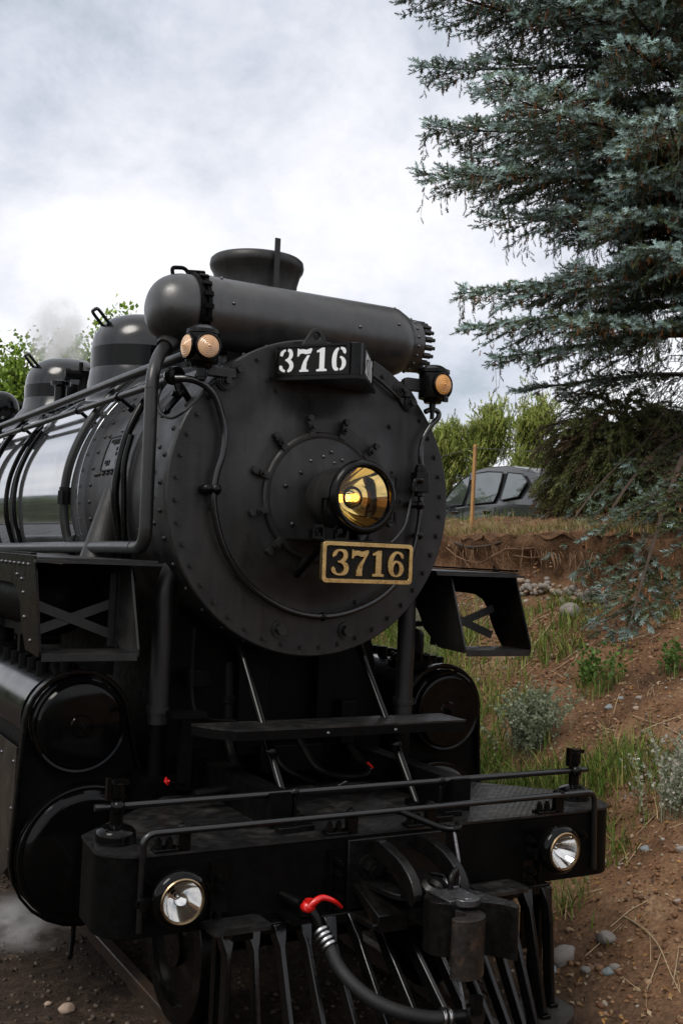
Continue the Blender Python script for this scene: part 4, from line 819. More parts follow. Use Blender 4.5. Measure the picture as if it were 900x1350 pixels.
for s, px, py in ((-1, 310, 1226), (1, 655, 1170)):
    c = at(px, py, y=-1.12); c.z = .80
    st = obj('pilot_step', G().prism(rrect(.28, .17, .03), (c.x, -1.13, .79), (1, 0, 0), (0, 1, 0), (0, 0, .018)), MAT['tread_plate'], pi, 20)
    obj('step_stem', G().box((c.x + .02, -1.11, .765), (.10, .10, .05)), MAT['satin_black'], st)

# ---- pony truck wheels, drivers
def wheel(name, x, y, r, spokes, parent):
    s = -1 if x < 0 else 1
    w = obj(name, G().lathe([(.0001, -.06), (.11, -.06), (.11, .06), (.0001, .06)], (x, y, r), (1, 0, 0), 24), MAT['satin_black'], parent, 30)
    obj('tyre', G().lathe([(r - .09, -.055), (r - .005, -.055), (r, -.05), (r, .05), (r - .005, .055), (r - .09, .055), (r - .09, -.055)], (x, y, r), (1, 0, 0), 56), MAT['satin_black'], w, 30)
    obj('flange', G().lathe([(r - .03, -.02), (r + .025, -.012), (r + .025, .008), (r - .03, .02)], (x - s * .065, y, r), (1, 0, 0), 56), MAT['satin_black'], w, 30)
    if spokes:
        for k in range(spokes):
            a = 2 * math.pi * k / spokes; d = V(0, math.cos(a), math.sin(a)); c = V(x, y, r)
            obj('spoke', G().bar(c + d * .10, c + d * (r - .08), .035, .06, (1, 0, 0)), MAT['satin_black'], w)
    else: obj('web', G().lathe([(.11, -.035), (r * .55, -.015), (r - .08, -.03), (r - .08, .03), (r * .55, .015), (.11, .035)], (x, y, r), (1, 0, 0), 48), MAT['satin_black'], w, 40)
for s in (-1, 1):
    wheel('pony_wheel', s * .755, -.18, .395, 0, loco)
    for y in (2.6, 4.35, 6.1): wheel('driving_wheel', s * .755, y, .80, 14, loco)
obj('pony_axle', G().cyl((-.75, -.18, .395), (.75, -.18, .395), .075, n=16).box((0, .1, .5), (.9, .9, .14)), MAT['rough_black'], loco)
for s in (-1, 1):
    obj('coupling_rod', G().box((s * .93, 4.35, .62), (.05, 3.9, .12)), MAT['worn_steel'], loco, bevel=.01)
    obj('crosshead_guide', G().box((s * 1.13, 2.0, 1.0), (.12, 1.3, .07)).box((s * 1.13, 1.75, .76), (.10, .3, .40)).cyl((s * 1.13, 1.4, .755), (s * 1.13, 2.0, .755), .05, n=12), MAT['rough_black'], loco)
# valve gear and air pump in the shade of the running board
for s in (-1,):
    gp = obj('air_pump', G().lathe([(.0001, 1.45), (.15, 1.45), (.15, 1.75), (.06, 1.78), (.06, 1.86), (.15, 1.88), (.15, 2.16), (.0001, 2.18)], (-1.28, 1.9, 0), (0, 0, 1), 24), MAT['rough_black'], loco, 40)
    obj('valve_gear', G().bar((-1.3, .95, 1.95), (-1.3, 2.6, 1.88), .05, .09).bar((-1.32, 1.25, 2.0), (-1.32, 1.2, 1.3), .04, .06).cyl((-1.36, 1.1, 1.93), (-1.2, 1.1, 1.93), .055, n=14).cyl((-1.36, .85, 1.88), (-1.2, .85, 1.88), .04, n=12), MAT['rough_black'], loco)
# ================================================================== terrain
def vnoise(x, y, seed=0):
    xi = np.floor(x).astype(np.int64); yi = np.floor(y).astype(np.int64); xf = x - xi; yf = y - yi
    def hsh(a, b):
        n = (a * 374761393 + b * 668265263 + seed * 974711) & 0x7fffffff
        n = ((n ^ (n >> 13)) * 1274126177) & 0x7fffffff
        return ((n ^ (n >> 16)) & 0xffff) / 65535.0
    u = xf * xf * (3 - 2 * xf); v = yf * yf * (3 - 2 * yf)
    return (hsh(xi, yi) * (1 - u) + hsh(xi + 1, yi) * u) * (1 - v) + (hsh(xi, yi + 1) * (1 - u) + hsh(xi + 1, yi + 1) * u) * v
def fbm(x, y, seed=0, o=4):
    s = 0; a = .5
    for k in range(o): s = s + a * (vnoise(x, y, seed + k) - .5); x = x * 2.03 + 7.1; y = y * 2.03 + 3.3; a *= .5
    return s
def sstep(a, b, x): t = np.clip((x - a) / (b - a), 0, 1); return t * t * (3 - 2 * t)
CLIFF = 5.30
def cliff_edge(y): return CLIFF + .75 * fbm(y * .6, y * 0, 11, 3) + .30 * fbm(y * 2.3, y * 0, 12, 3)
def height(x, y):
    x = np.asarray(x, float); y = np.asarray(y, float)
    near = np.exp(-((np.hypot(x - 3, y - 3) / 26.0) ** 4))
    wob = .35 * fbm(x * .35, y * .35, 3, 3) + .12 * fbm(x * 1.3, y * 1.3, 5, 3)
    edge = cliff_edge(y)
    s = x - 1.42
    slope = np.clip(s, 0, None) * .55 + .02
    low = np.minimum(slope, 2.16 + .35 * fbm(y * .9, x * .4, 19, 3))
    cl = sstep(edge - .03, edge + .16, x)
    top = 2.74 + .22 * fbm(y * 1.7, x * 1.2, 27, 4) + .22 * sstep(edge, edge + 1.3, x) - .46 * sstep(7.6, 9.2, x) + .30 * np.exp(-(((x - 7.6) / 1.3) ** 2 + ((y - 3.9) / 1.6) ** 2))
    z = low * (1 - cl) + top * cl
    z = np.where(x < 1.42, -.11 + .13 * sstep(1.0, 1.45, x) - .05 * sstep(-1.25, -2.2, x) * 0, z)
    onbank = sstep(1.2, 2.2, x)
    z = z + wob * (.30 * onbank * near + .05) + near * (.085 * fbm(x * 3.5, y * 3.5, 21, 4) + .05 * fbm(x * 11, y * 11, 31, 4)) * (.35 + .9 * onbank)
    return z
def axis_pts(lo, hi, d, far):
    c = list(np.arange(lo, hi + 1e-6, d)); st = d; a = lo; b = hi; L0 = []; L1 = []
    while a > -far: st *= 1.28; a -= st; L0.append(a)
    st = d
    while b < far: st *= 1.28; b += st; L1.append(b)
    return np.array(L0[::-1] + c + L1)
xs = axis_pts(-3.0, 8.4, .046, 4000); xs = np.unique(np.concatenate([xs[(xs < 4.75) | (xs > 6.05)], np.arange(4.75, 6.05, .02)])); ys = axis_pts(-3.2, 11.0, .055, 4000)
X, Y = np.meshgrid(xs, ys, indexing='ij'); Z = height(X, Y)
# let the turf lip overhang the cut
edge = cliff_edge(Y)
act = sstep(-3, 1, Y) * (1 - sstep(14, 22, Y))
lip = np.exp(-((X - edge - .22) / .10) ** 2) * act
cut = np.exp(-((X - edge - .04) / .05) ** 2) * act
lm = np.clip(.5 + 2.2 * fbm(Y * 1.5, Y * 0, 15, 4), 0, 1)
Xd = X - lip * (.03 + .15 * lm) + cut * (.16 + .5 * fbm(Y * 3.1, Z * 4, 16, 4)); Zd = Z - (.03 + .10 * (1 - lm)) * lip + act * np.exp(-((X - edge - .15) / .3) ** 2) * (.16 * fbm(X * 6, Y * 4, 17, 4))
Xd = Xd + .05 * fbm(Z * 9, Y * 3, 44, 3) * sstep(1.6, 3, X) * (np.abs(X) < 12)
def grid_mesh(name, X, Y, Z, m):
    a, b = X.shape; v = np.stack([X, Y, Z], -1).reshape(-1, 3)
    i = np.arange(a * b).reshape(a, b); q = np.stack([i[:-1, :-1], i[1:, :-1], i[1:, 1:], i[:-1, 1:]], -1).reshape(-1, 4)
    me = bpy.data.meshes.new(name); me.vertices.add(len(v)); me.vertices.foreach_set('co', v.ravel().astype(np.float32))
    me.loops.add(q.size); me.loops.foreach_set('vertex_index', q.ravel().astype(np.int32)); me.polygons.add(len(q))
    me.polygons.foreach_set('loop_start', np.arange(0, q.size, 4, dtype=np.int32)); me.polygons.foreach_set('use_smooth', np.ones(len(q), bool))
    me.update(calc_edges=True); me.materials.append(m); o = bpy.data.objects.new(name, me); COL.objects.link(o); return o

def soil():
    m = bpy.data.materials.new('soil'); m.use_nodes = True; t = m.node_tree; N = t.nodes; K = t.links.new; b = N['Principled BSDF']
    c = N.new('ShaderNodeTexCoord'); src = c.outputs['Object']
    def noise(sc, det=8, ro=.6, dist=0):
        n = N.new('ShaderNodeTexNoise'); n.inputs['Scale'].default_value = sc; n.inputs['Detail'].default_value = det; n.inputs['Roughness'].default_value = ro; n.inputs['Distortion'].default_value = dist; K(src, n.inputs[0]); return n.outputs[0]
    def ramp(v, stops):
        r = N.new('ShaderNodeValToRGB'); e = r.color_ramp.elements
        while len(e) < len(stops): e.new(.5)
        for k, (p, cc) in enumerate(stops): e[k].position = p; e[k].color = (*cc, 1)
        K(v, r.inputs[0]); return r.outputs[0]
    def mixc(f, a, bb, mode='MIX'):
        x = N.new('ShaderNodeMix'); x.data_type = 'RGBA'; x.blend_type = mode
        if isinstance(f, float): x.inputs[0].default_value = f
        else: K(f, x.inputs[0])
        for sk, vv in ((6, a), (7, bb)):
            if isinstance(vv, tuple): x.inputs[sk].default_value = (*vv, 1)
            else: K(vv, x.inputs[sk])
        return x.outputs[2]
    def mr(v, a, bb, lo=0, hi=1):
        r = N.new('ShaderNodeMapRange'); r.inputs[1].default_value = a; r.inputs[2].default_value = bb; r.inputs[3].default_value = lo; r.inputs[4].default_value = hi; K(v, r.inputs[0]); return r.outputs[0]
    base = ramp(noise(1.1, 9, .65, .4), [(.32, (.070, .038, .022)), (.45, (.165, .086, .046)), (.57, (.25, .140, .077)), (.72, (.37, .245, .15))])
    fine = ramp(noise(38, 8, .75), [(.30, (.30, .28, .26)), (.5, (.85, .85, .85)), (.72, (1.55, 1.5, 1.4))])
    col = mixc(1.0, base, fine, 'MULTIPLY')
    litter = mr(noise(95, 4, .8, 1.5), .60, .68); col = mixc(litter, col, (.34, .25, .17))
    dark = mr(noise(60, 5, .7, .8), .62, .70); col = mixc(dark, col, (.035, .024, .016))
    # cindery gravel beside the track, its shade painted into the darker colour
    sp = N.new('ShaderNodeSeparateXYZ'); K(src, sp.inputs[0])
    tr = mr(sp.outputs[0], 1.75, 1.15); col2 = ramp(noise(9, 10, .75), [(.35, (.020, .014, .010)), (.52, (.052, .035, .024)), (.7, (.11, .078, .053))])
    col = mixc(tr, col, mixc(1.0, col2, fine, 'MULTIPLY'))
    # far away it is dry grassland
    ln = N.new('ShaderNodeVectorMath'); ln.operation = 'LENGTH'; K(src, ln.inputs[0]); col = mixc(mr(ln.outputs['Value'], 14, 30), col, ramp(noise(.08, 6), [(.4, (.055, .05, .028)), (.6, (.10, .085, .05))]))
    K(col, b.inputs['Base Color']); b.inputs['Roughness'].default_value = .95; b.inputs['Specular IOR Level'].default_value = .2
    h1 = noise(30, 8, .7); h2 = noise(140, 4, .7)
    ad = N.new('ShaderNodeMath'); ad.operation = 'MULTIPLY_ADD'; K(h2, ad.inputs[0]); ad.inputs[1].default_value = .35; K(h1, ad.inputs[2])
    bp = N.new('ShaderNodeBump'); bp.inputs['Strength'].default_value = .9; bp.inputs['Distance'].default_value = .03; K(ad.outputs[0], bp.inputs['Height']); K(bp.outputs[0], b.inputs['Normal'])
    return m
ground = tag(grid_mesh('ground', Xd, Y, Zd, soil()), kind='structure')
def gz(x, y): return float(height(np.array([x]), np.array([y]))[0])
def hit(px, py, t0=4.0, t1=40.0):
    dv = CF + CR * ((px - 450) / FPX) - CU * ((py - 675) / FPX); t = np.arange(t0, t1, .03)
    x = CAM.x + dv.x * t; y = CAM.y + dv.y * t; z = CAM.z + dv.z * t; u = (x > 1.0) & (z < height(x, y))
    return CAM + dv * float(t[u.argmax()] if u.any() else t1)

# rails and sleepers
track = tag(empty('railway_track', (0, 0, -.12)), kind='structure')
for s in (-1, 1):
    obj('rail', G().prism([(-.065, -.16), (.065, -.16), (.065, -.145), (.012, -.13), (.012, -.045), (.034, -.035), (.036, -.006), (.030, 0), (-.030, 0), (-.036, -.006), (-.034, -.035), (-.012, -.045), (-.012, -.13), (-.065, -.145)], (s * .752, -14, .12), (1, 0, 0), (0, 0, 1), (0, 44, 0)), MAT['rail_steel'], track, 30)
slm = shared('sleeper', G().box((0, 0, 0), (2.5, .22, .16)), MAT['sleeper_wood'])
for k in range(24):
    o = bpy.data.objects.new('sleeper', slm); COL.objects.link(o); o.parent = track; o.location = (rnd.uniform(-.03, .03), -4.2 + k * .58, -.086); o.rotation_euler = (0, 0, rnd.uniform(-.02, .02))

# hills
def hills(name, segs, col):
    m = mat(name + '_cover', col, .9, var=.35, vscale=.012, rvar=0)
    g = G(); n = len(segs); vs = []; fs = []
    for i, (a, r, h) in enumerate(segs):
        for rr, hh in ((r * .80, -4), (r * .93, h * .55), (r, h), (r * 1.12, h * .5), (r * 1.3, -4)):
            vs.append((rr * math.sin(R_(a)), rr * math.cos(R_(a)), hh))
    for i in range(n - 1):
        for k in range(4): b = i * 5 + k; fs.append((b, b + 5, b + 6, b + 1))
    return tag(obj(name, g.add(vs, fs), m, None, 60), kind='structure')
hr_ = random.Random(5); sg = []; hh = 120
for i in range(0, 361, 3):
    hh += hr_.uniform(-22, 22); hh = min(190, max(70, hh)); sg.append((i, 2600 + 250 * math.sin(i * .07), hh))
sg[-1] = (360, sg[0][1], sg[0][2])
hills('hills', sg, (.050, .075, .075))

# ================================================================== numpy foliage
def mesh_np(name, v, f, m, col=None, smooth=False):
    me = bpy.data.meshes.new(name); v = np.asarray(v, np.float32); f = np.asarray(f, np.int32); k = f.shape[1]
    me.vertices.add(len(v)); me.vertices.foreach_set('co', v.ravel()); me.loops.add(f.size); me.loops.foreach_set('vertex_index', f.ravel())
    me.polygons.add(len(f)); me.polygons.foreach_set('loop_start', np.arange(0, f.size, k, dtype=np.int32)); me.update(calc_edges=True)
    if smooth: me.polygons.foreach_set('use_smooth', np.ones(len(f), bool))
    if col is not None:
        ca = me.color_attributes.new('tint', 'FLOAT_COLOR', 'POINT'); c = np.ones((len(v), 4), np.float32); c[:, :3] = col; ca.data.foreach_set('color', c.ravel())
    me.materials.append(m); return me
def leafmat(name, rough=.55, sub=.25):
    m = bpy.data.materials.new(name); m.use_nodes = True; t = m.node_tree; N = t.nodes; K = t.links.new; b = N['Principled BSDF']
    a = N.new('ShaderNodeAttribute'); a.attribute_name = 'tint'; K(a.outputs[0], b.inputs['Base Color']); b.inputs['Roughness'].default_value = rough; b.inputs['Specular IOR Level'].default_value = .3
    if sub:
        tr = N.new('ShaderNodeBsdfTranslucent'); K(a.outputs[0], tr.inputs[0]); mx_ = N.new('ShaderNodeMixShader'); mx_.inputs[0].default_value = sub
        K(b.outputs[0], mx_.inputs[1]); K(tr.outputs[0], mx_.inputs[2]); K(mx_.outputs[0], N['Material Output'].inputs[0])
    MAT[name] = m; return m
leafmat('needles', .5, .12); leafmat('leaves', .5, .35); leafmat('grass_blade', .6, .25)
def frames(d, rng):
    d = d / np.linalg.norm(d, axis=1, keepdims=True); t = rng.normal(size=d.shape); u = np.cross(d, t); u /= np.linalg.norm(u, axis=1, keepdims=True) + 1e-9
    return np.stack([u, np.cross(d, u), d], -1)
def scatter(tv, tf, P, D, S, rng):
    """copies of a template (z along D, scaled S) -> verts, faces"""
    Fm = frames(np.asarray(D, float), rng); P = np.asarray(P, float); S = np.asarray(S, float).reshape(-1, 1, 1)
    v = np.einsum('nij,kj->nki', Fm, tv) * S + P[:, None, :]
    f = tf[None] + (np.arange(len(P)) * len(tv))[:, None, None]
    return v.reshape(-1, 3), f.reshape(-1, tf.shape[1])
def shoot_template(n, ln, wd, ang, rng, stem=.012):
    v = []; f = []
    for k in range(n):
        z = .03 + .90 * k / n; a = k * 2.39996 + rng.uniform(-.2, .2); l = ln * (1 - .25 * (k / n)) * rng.uniform(.85, 1.1); t = R_(ang + rng.uniform(-12, 12)) * (1 - .35 * k / n)
        d = np.array([math.cos(a) * math.sin(t), math.sin(a) * math.sin(t), math.cos(t)]); w = np.array([-math.sin(a), math.cos(a), 0]) * wd
        b = len(v); o = np.array([0, 0, z]); v += [o - w, o + w, o + d * l]; f.append((b, b + 1, b + 2))
    if not stem: return np.array(v), np.array(f)
    b = len(v)
    for zz, r in ((-.06, stem), (.97, stem * .5)):
        for k in range(3): a = 2.0944 * k; v.append(np.array([r * math.cos(a), r * math.sin(a), zz]))
    for k in range(3): f += [(b + k, b + (k + 1) % 3, b + 3 + (k + 1) % 3), (b + k, b + 3 + (k + 1) % 3, b + 3 + k)]
    return np.array(v), np.array(f)
def twig_mesh(paths, rads, n=3):
    g = G()
    for p, r in zip(paths, rads): g.tube(p, r, n, caps=False)
    return g

# ------------------------------------------------------------------ blue spruce
def spruce():
    rng = np.random.default_rng(11); R = random.Random(12)
    T = V(7.55, 4.05, 0); T.z = gz(T.x, T.y) - .15; H = 14.0
    left = V(-CR.x, -CR.y, 0).normalized(); tocam = V(-CF.x, -CF.y, 0).normalized()
    root = tag(empty('spruce_tree', T), 'large blue spruce with drooping limbs standing on top of the bank', 'tree')
    trunk = obj('trunk', G().tube([(0, 0, -.2), (0, 0, .3), (.03, 0, 2.5), (0, .03, 6), (0, 0, 10), (0, 0, H)], [.26, .19, .16, .12, .07, .01], 14), MAT['bark'], root, 60)
    P = []; D = []; S = []; Cc = []; tw = []; tr = []
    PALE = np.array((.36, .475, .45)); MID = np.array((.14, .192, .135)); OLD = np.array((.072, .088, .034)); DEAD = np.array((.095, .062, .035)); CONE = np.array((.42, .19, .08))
    bf = [1.0]
    def shoot(p, d, s, c): P.append(tuple(p)); D.append(tuple(d)); S.append(s); Cc.append(c * R.uniform(.8, 1.2) * bf[0])
    def limb(h, az, L, rise=.12, droop=.38, up=.22, dens=1.0, pale=1.0, bare=.16, hang=1.0, tipk=1.0):
        rad = V(math.cos(az), math.sin(az), 0); lat = V(-rad.y, rad.x, 0); wv = R.uniform(-.12, .12)
        def pos(t): return rad * (L * t) + lat * (wv * L * t * t) + V(0, 0, h + L * (rise * t - droop * t * t + up * t ** 3))
        n = 14; pth = [pos(i / n) for i in range(n + 1)]; tw.append(pth); tr.append([max(.007, .014 * L * (1 - i / n) + .006) for i in range(n + 1)])
        t = bare; lf = R.uniform(.85, 1.2)
        while t < 1.0:
            p = pos(t); fw = (pos(min(1, t + .03)) - pos(t - .03)).normalized()
            for sgn in (1, -1):
                if R.random() > dens * .92: continue
                bl = min(.95, .42 * L * (1.02 - t) ** .75 + .12) * R.uniform(.7, 1.15)
                dv = (fw * R.uniform(.55, .85) + lat * sgn * R.uniform(.5, .9) + V(0, 0, R.uniform(-.22, .12))).normalized()
                m = max(2, int(bl / .092)); q = p.copy(); bp_ = [q.copy()]; k = 0
                bf[0] = lf * R.uniform(.55, 1.4)  # random branchlet brightness, standing in for clumps that catch the light
                while k < m:
                    dv = (dv + V(0, 0, -.045 if k < m * .6 else .05) + V(R.uniform(-.06, .06), R.uniform(-.06, .06), 0)).normalized(); q = q + dv * .092; bp_.append(q.copy()); fr_ = k / m
                    tipness = tipk * max(fr_ * .9, (t - .4) * 1.4)
                    for s2 in (1, -1):
                        if R.random() < .80:
                            sd_ = (dv * .75 + dv.cross(V(0, 0, 1)) * s2 * R.uniform(.35, .9) + V(0, 0, R.uniform(-.15, .42))).normalized()
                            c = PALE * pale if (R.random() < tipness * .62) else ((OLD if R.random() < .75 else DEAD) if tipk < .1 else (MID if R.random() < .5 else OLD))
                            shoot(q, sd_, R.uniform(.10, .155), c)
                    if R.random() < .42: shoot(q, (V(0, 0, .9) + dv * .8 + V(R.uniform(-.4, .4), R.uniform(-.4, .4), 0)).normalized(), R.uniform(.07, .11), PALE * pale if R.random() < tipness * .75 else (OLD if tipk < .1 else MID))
                    if t > .35 and R.random() < .22 * pale: shoot(q + V(0, 0, -.03), (R.uniform(-.3, .3), R.uniform(-.3, .3), -1), R.uniform(.065, .095), CONE)
                    k += 1
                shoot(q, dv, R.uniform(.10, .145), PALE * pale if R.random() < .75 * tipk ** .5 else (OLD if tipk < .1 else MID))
                tw.append(bp_[::2] + [bp_[-1]]); tr.append([.0055] * (len(bp_[::2]) + 1))
                # hanging strands under the inner limb
                if R.random() < (.80 if t < .55 else .25) * hang:
                    for _ in range(2):
                        q2 = bp_[R.randrange(len(bp_))].copy(); hl_ = R.uniform(.18, .55); mm = int(hl_ / .075); hp_ = [q2.copy()]; dd = V(R.uniform(-.25, .25), R.uniform(-.25, .25), -1).normalized()
                        for _k in range(mm):
                            dd = (dd + V(R.uniform(-.12, .12), R.uniform(-.12, .12), -.05)).normalized(); q2 = q2 + dd * .075; hp_.append(q2.copy())
                            if R.random() < .85: shoot(q2, (dd + V(R.uniform(-.7, .7), R.uniform(-.7, .7), .15)).normalized(), R.uniform(.07, .12), OLD if R.random() < .68 else (DEAD if R.random() < .5 else MID))
                        tw.append([hp_[0], hp_[-1]]); tr.append([.003, .002])
            t += .098 / L
        for _ in range(5 if tipk > .1 else 0): shoot(pos(1.0), (pos(1) - pos(.95)).normalized() + V(R.uniform(-.5, .5), R.uniform(-.5, .5), R.uniform(-.2, .5)), R.uniform(.10, .15), PALE * pale)
    # reach of the crown towards the left of the picture, by height above the base
    hz = [1.2, 1.75, 2.1, 2.5, 3.0, 3.5, 4.0, 4.3, 4.6, 5.0, 5.3, 5.7, 6.1, 6.6, 7.2, 7.8, 8.6, 11, 14]
    hl_ = [1.6, 2.3, 2.7, 2.8, 1.9, 1.9, 2.4, 2.9, 3.5, 2.8, 3.3, 2.9, 3.2, 3.6, 4.0, 4.0, 3.4, 1.9, .3]
    h = 1.55; k = 0
    while h < 13.6:
        az = k * 2.39996 + R.uniform(-.35, .35); rad = V(math.cos(az), math.sin(az), 0)
        prof = 3.7 * min(1, (14.2 - h) / 6.0) * R.uniform(.82, 1.1)
        f = rad.dot(left); Lm = float(np.interp(h, hz, hl_))
        c = max(0, f) ** .7; Lb = prof * (1 - c) + min(prof, Lm * R.uniform(.8, 1.05)) * c
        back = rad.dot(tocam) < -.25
        if rad.dot(tocam) < -.55 or (f < -.75 and k % 2): h += .135 if h < 8.4 else .26; k += 1; continue
        if not (h < 2.2 and rad.dot(tocam) > .2 and f < .2) :
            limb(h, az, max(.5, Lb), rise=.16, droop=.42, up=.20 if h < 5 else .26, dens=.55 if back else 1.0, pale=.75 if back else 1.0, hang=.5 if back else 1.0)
        h += .135 if h < 8.4 else .26; k += 1
    azl = math.atan2(left.y, left.x); azc = math.atan2(tocam.y, tocam.x)
    def mixaz(u): d = left * (1 - abs(u)) + (tocam if u > 0 else -tocam) * abs(u); return math.atan2(d.y, d.x)
    for hh_, L_, u, ri, dr, up_ in ((4.25, 3.6, .02, .10, .40, .27), (4.05, 3.3, .25, .10, .42, .26), (3.75, 2.8, .05, .08, .40, .24), (3.5, 2.6, .35, .08, .42, .26), (4.4, 3.5, .45, .1, .45, .28), (6.1, 4.4, .03, .22, .30, .24), (6.6, 4.3, .12, .22, .32, .24), (5.7, 4.1, .10, .20, .32, .24), (7.1, 4.2, .05, .2, .3, .22), (6.75, 4.16, .06, .22, .30, .24), (6.2, 3.62, .35, .2, .4, .25), (5.55, 3.64, .02, .12, .40, .24), (4.75, 3.56, .06, .10, .42, .27), (4.9, 3.35, .3, .10, .45, .27),
                                    (3.0, 3.04, .02, .05, .42, .22), (2.55, 3.07, .12, .02, .36, .18), (2.2, 2.62, .05, .0, .3, .14), (7.6, 4.08, .1, .2, .3, .2), (5.8, 3.39, .55, .1, .45, .3), (4.0, 3.45, .62, .1, .5, .3), (3.5, 3.20, .85, .1, .5, .3), (3.0, 2.79, .7, 0, .5, .3), (4.4, 3.36, .9, .1, .5, .3), (2.6, 2.31, .98, 0, .5, .3)):
        limb(hh_, mixaz(u), L_, ri, dr, up_, 1.0, 1.05)
    # boughs on the side towards the camera hide the trunk
    right_ = -left
    for i_ in range(40):
        hh_ = 2.1 + 6.0 * i_ / 39; w = R.uniform(-1.0, .7); dv = tocam + right_ * w; limb(hh_, math.atan2(dv.y, dv.x), R.uniform(2.1, 3.2), R.uniform(.02, .2), R.uniform(.4, .55), .26, .95, 1.0, .12)
    # lowest limbs: some sweep down over the bank, the shaded ones are bare and olive brown
    def to(x_, y_, z_, hh_, *k):
        v_ = V(x_, y_, 0) - V(T.x, T.y, 0); L_ = v_.length; limb(hh_, math.atan2(v_.y, v_.x), L_, .10, .36 - (z_ - T.z - hh_) / L_, .26, *k)
    for q_ in ((5.25, 4.35, 2.55, 1.05), (5.0, 3.5, 2.35, .95), (4.45, 1.9, 1.85, .9), (4.75, 1.45, 2.0, .95), (4.5, 2.35, 1.80, .8)): to(*q_, .50, .72, .5, .8, .42)
    for k_ in range(10): to(R.uniform(4.8, 6.0), R.uniform(1.6, 3.0), R.uniform(2.0, 2.8), R.uniform(.7, 1.1), .5, 1.0, .3, 1.3, .04)
    # dry twiggy thicket round the foot of the trunk
    for _ in range(420):
        az = R.uniform(0, 6.283); a = V(math.cos(az), math.sin(az), 0); q = a * R.uniform(.1, 1.0) + V(0, 0, R.uniform(.1, 2.0)); pth = [q.copy()]; d = (a * R.uniform(.4, 1) + V(R.uniform(-.6, .6), R.uniform(-.6, .6), R.uniform(-.8, .35))).normalized()
        for _k in range(5): d = (d + V(R.uniform(-.3, .3), R.uniform(-.3, .3), R.uniform(-.32, .1))).normalized(); q = q + d * R.uniform(.08, .2); pth.append(q.copy())
        tw.append(pth); tr.append([.006, .005, .004, .0035, .003, .002])
        if R.random() < .75:
            for pt in pth[1:]: shoot(pt, d + V(R.uniform(-.5, .5), R.uniform(-.5, .5), -.3), R.uniform(.06, .1), OLD if R.random() < .7 else DEAD)
    obj('limbs', twig_mesh(tw, tr), MAT['bark'], trunk, 60)
    tv, tf = shoot_template(15, .40, .066, 60, rng, 0)
    v, f = scatter(tv, tf, P, D, S, rng); col = np.repeat(np.array(Cc), len(tv), 0)
    o = bpy.data.objects.new('crown', mesh_np('crown', v, f, MAT['needles'], col)); COL.objects.link(o); o.parent = root
    print('spruce shoots', len(P), 'tris', len(f))
spruce()

# dense dark bush in the shade of the spruce
def dark_bush():
    rng = np.random.default_rng(31); R = random.Random(32); B = V(6.95, 4.85, 0); B.z = gz(B.x, B.y) - .05
    root = tag(empty('evergreen_bush', B), 'dense dark olive evergreen bush right of the parked car under the spruce', 'bush'); P = []; D = []; S = []; C_ = []; tw = []; tr = []
    cols = [np.array(q) for q in ((.10, .115, .036), (.13, .14, .048), (.075, .082, .03), (.12, .085, .046), (.17, .19, .065))]
    for k in range(520):
        az = R.uniform(0, 6.283); rr = .85 * math.sqrt(R.random()); q = V(math.cos(az) * rr * .5, math.sin(az) * rr * .5, R.uniform(.1, 1.45) * (1.1 - .45 * rr)); d_ = V(math.cos(az) * R.uniform(.4, 1), math.sin(az) * R.uniform(.4, 1), R.uniform(.1, 1.0)).normalized(); pth = [q.copy()]; cc = R.choice(cols)
        for j in range(R.randint(6, 11)):
            d_ = (d_ + V(R.uniform(-.18, .18), R.uniform(-.18, .18), -.20)).normalized(); q = q + d_ * .085
            if q.z < .03: break
            pth.append(q.copy())
            for s2 in (1, -1, 0):
                P.append(tuple(q)); D.append(tuple(d_ + V(R.uniform(-.6, .6), R.uniform(-.6, .6), R.uniform(-.5, .2)))); S.append(R.uniform(.10, .15)); C_.append(cc * R.uniform(.7, 1.3))
        tw.append(pth); tr.append([.006] * len(pth))
    for k in range(90):
        az = R.uniform(0, 6.283); q = V(0, 0, R.uniform(.1, .8)); d_ = V(math.cos(az), math.sin(az), R.uniform(.0, .7)).normalized(); pth = [q.copy()]
        for j in range(6): d_ = (d_ + V(R.uniform(-.25, .25), R.uniform(-.25, .25), R.uniform(-.1, .1))).normalized(); q = q + d_ * .22; pth.append(q.copy())
        tw.append(pth); tr.append([.009, .007, .006, .005, .004, .003, .002])
    obj('stems', twig_mesh(tw, tr), MAT['bark'], root, 60); tv, tf = shoot_template(14, .40, .06, 52, rng, 0); v, f = scatter(tv, tf, P, D, S, rng)
    o = bpy.data.objects.new('foliage', mesh_np('foliage', v, f, MAT['needles'], np.repeat(np.array(C_), len(tv), 0))); COL.objects.link(o); o.parent = root
dark_bush()

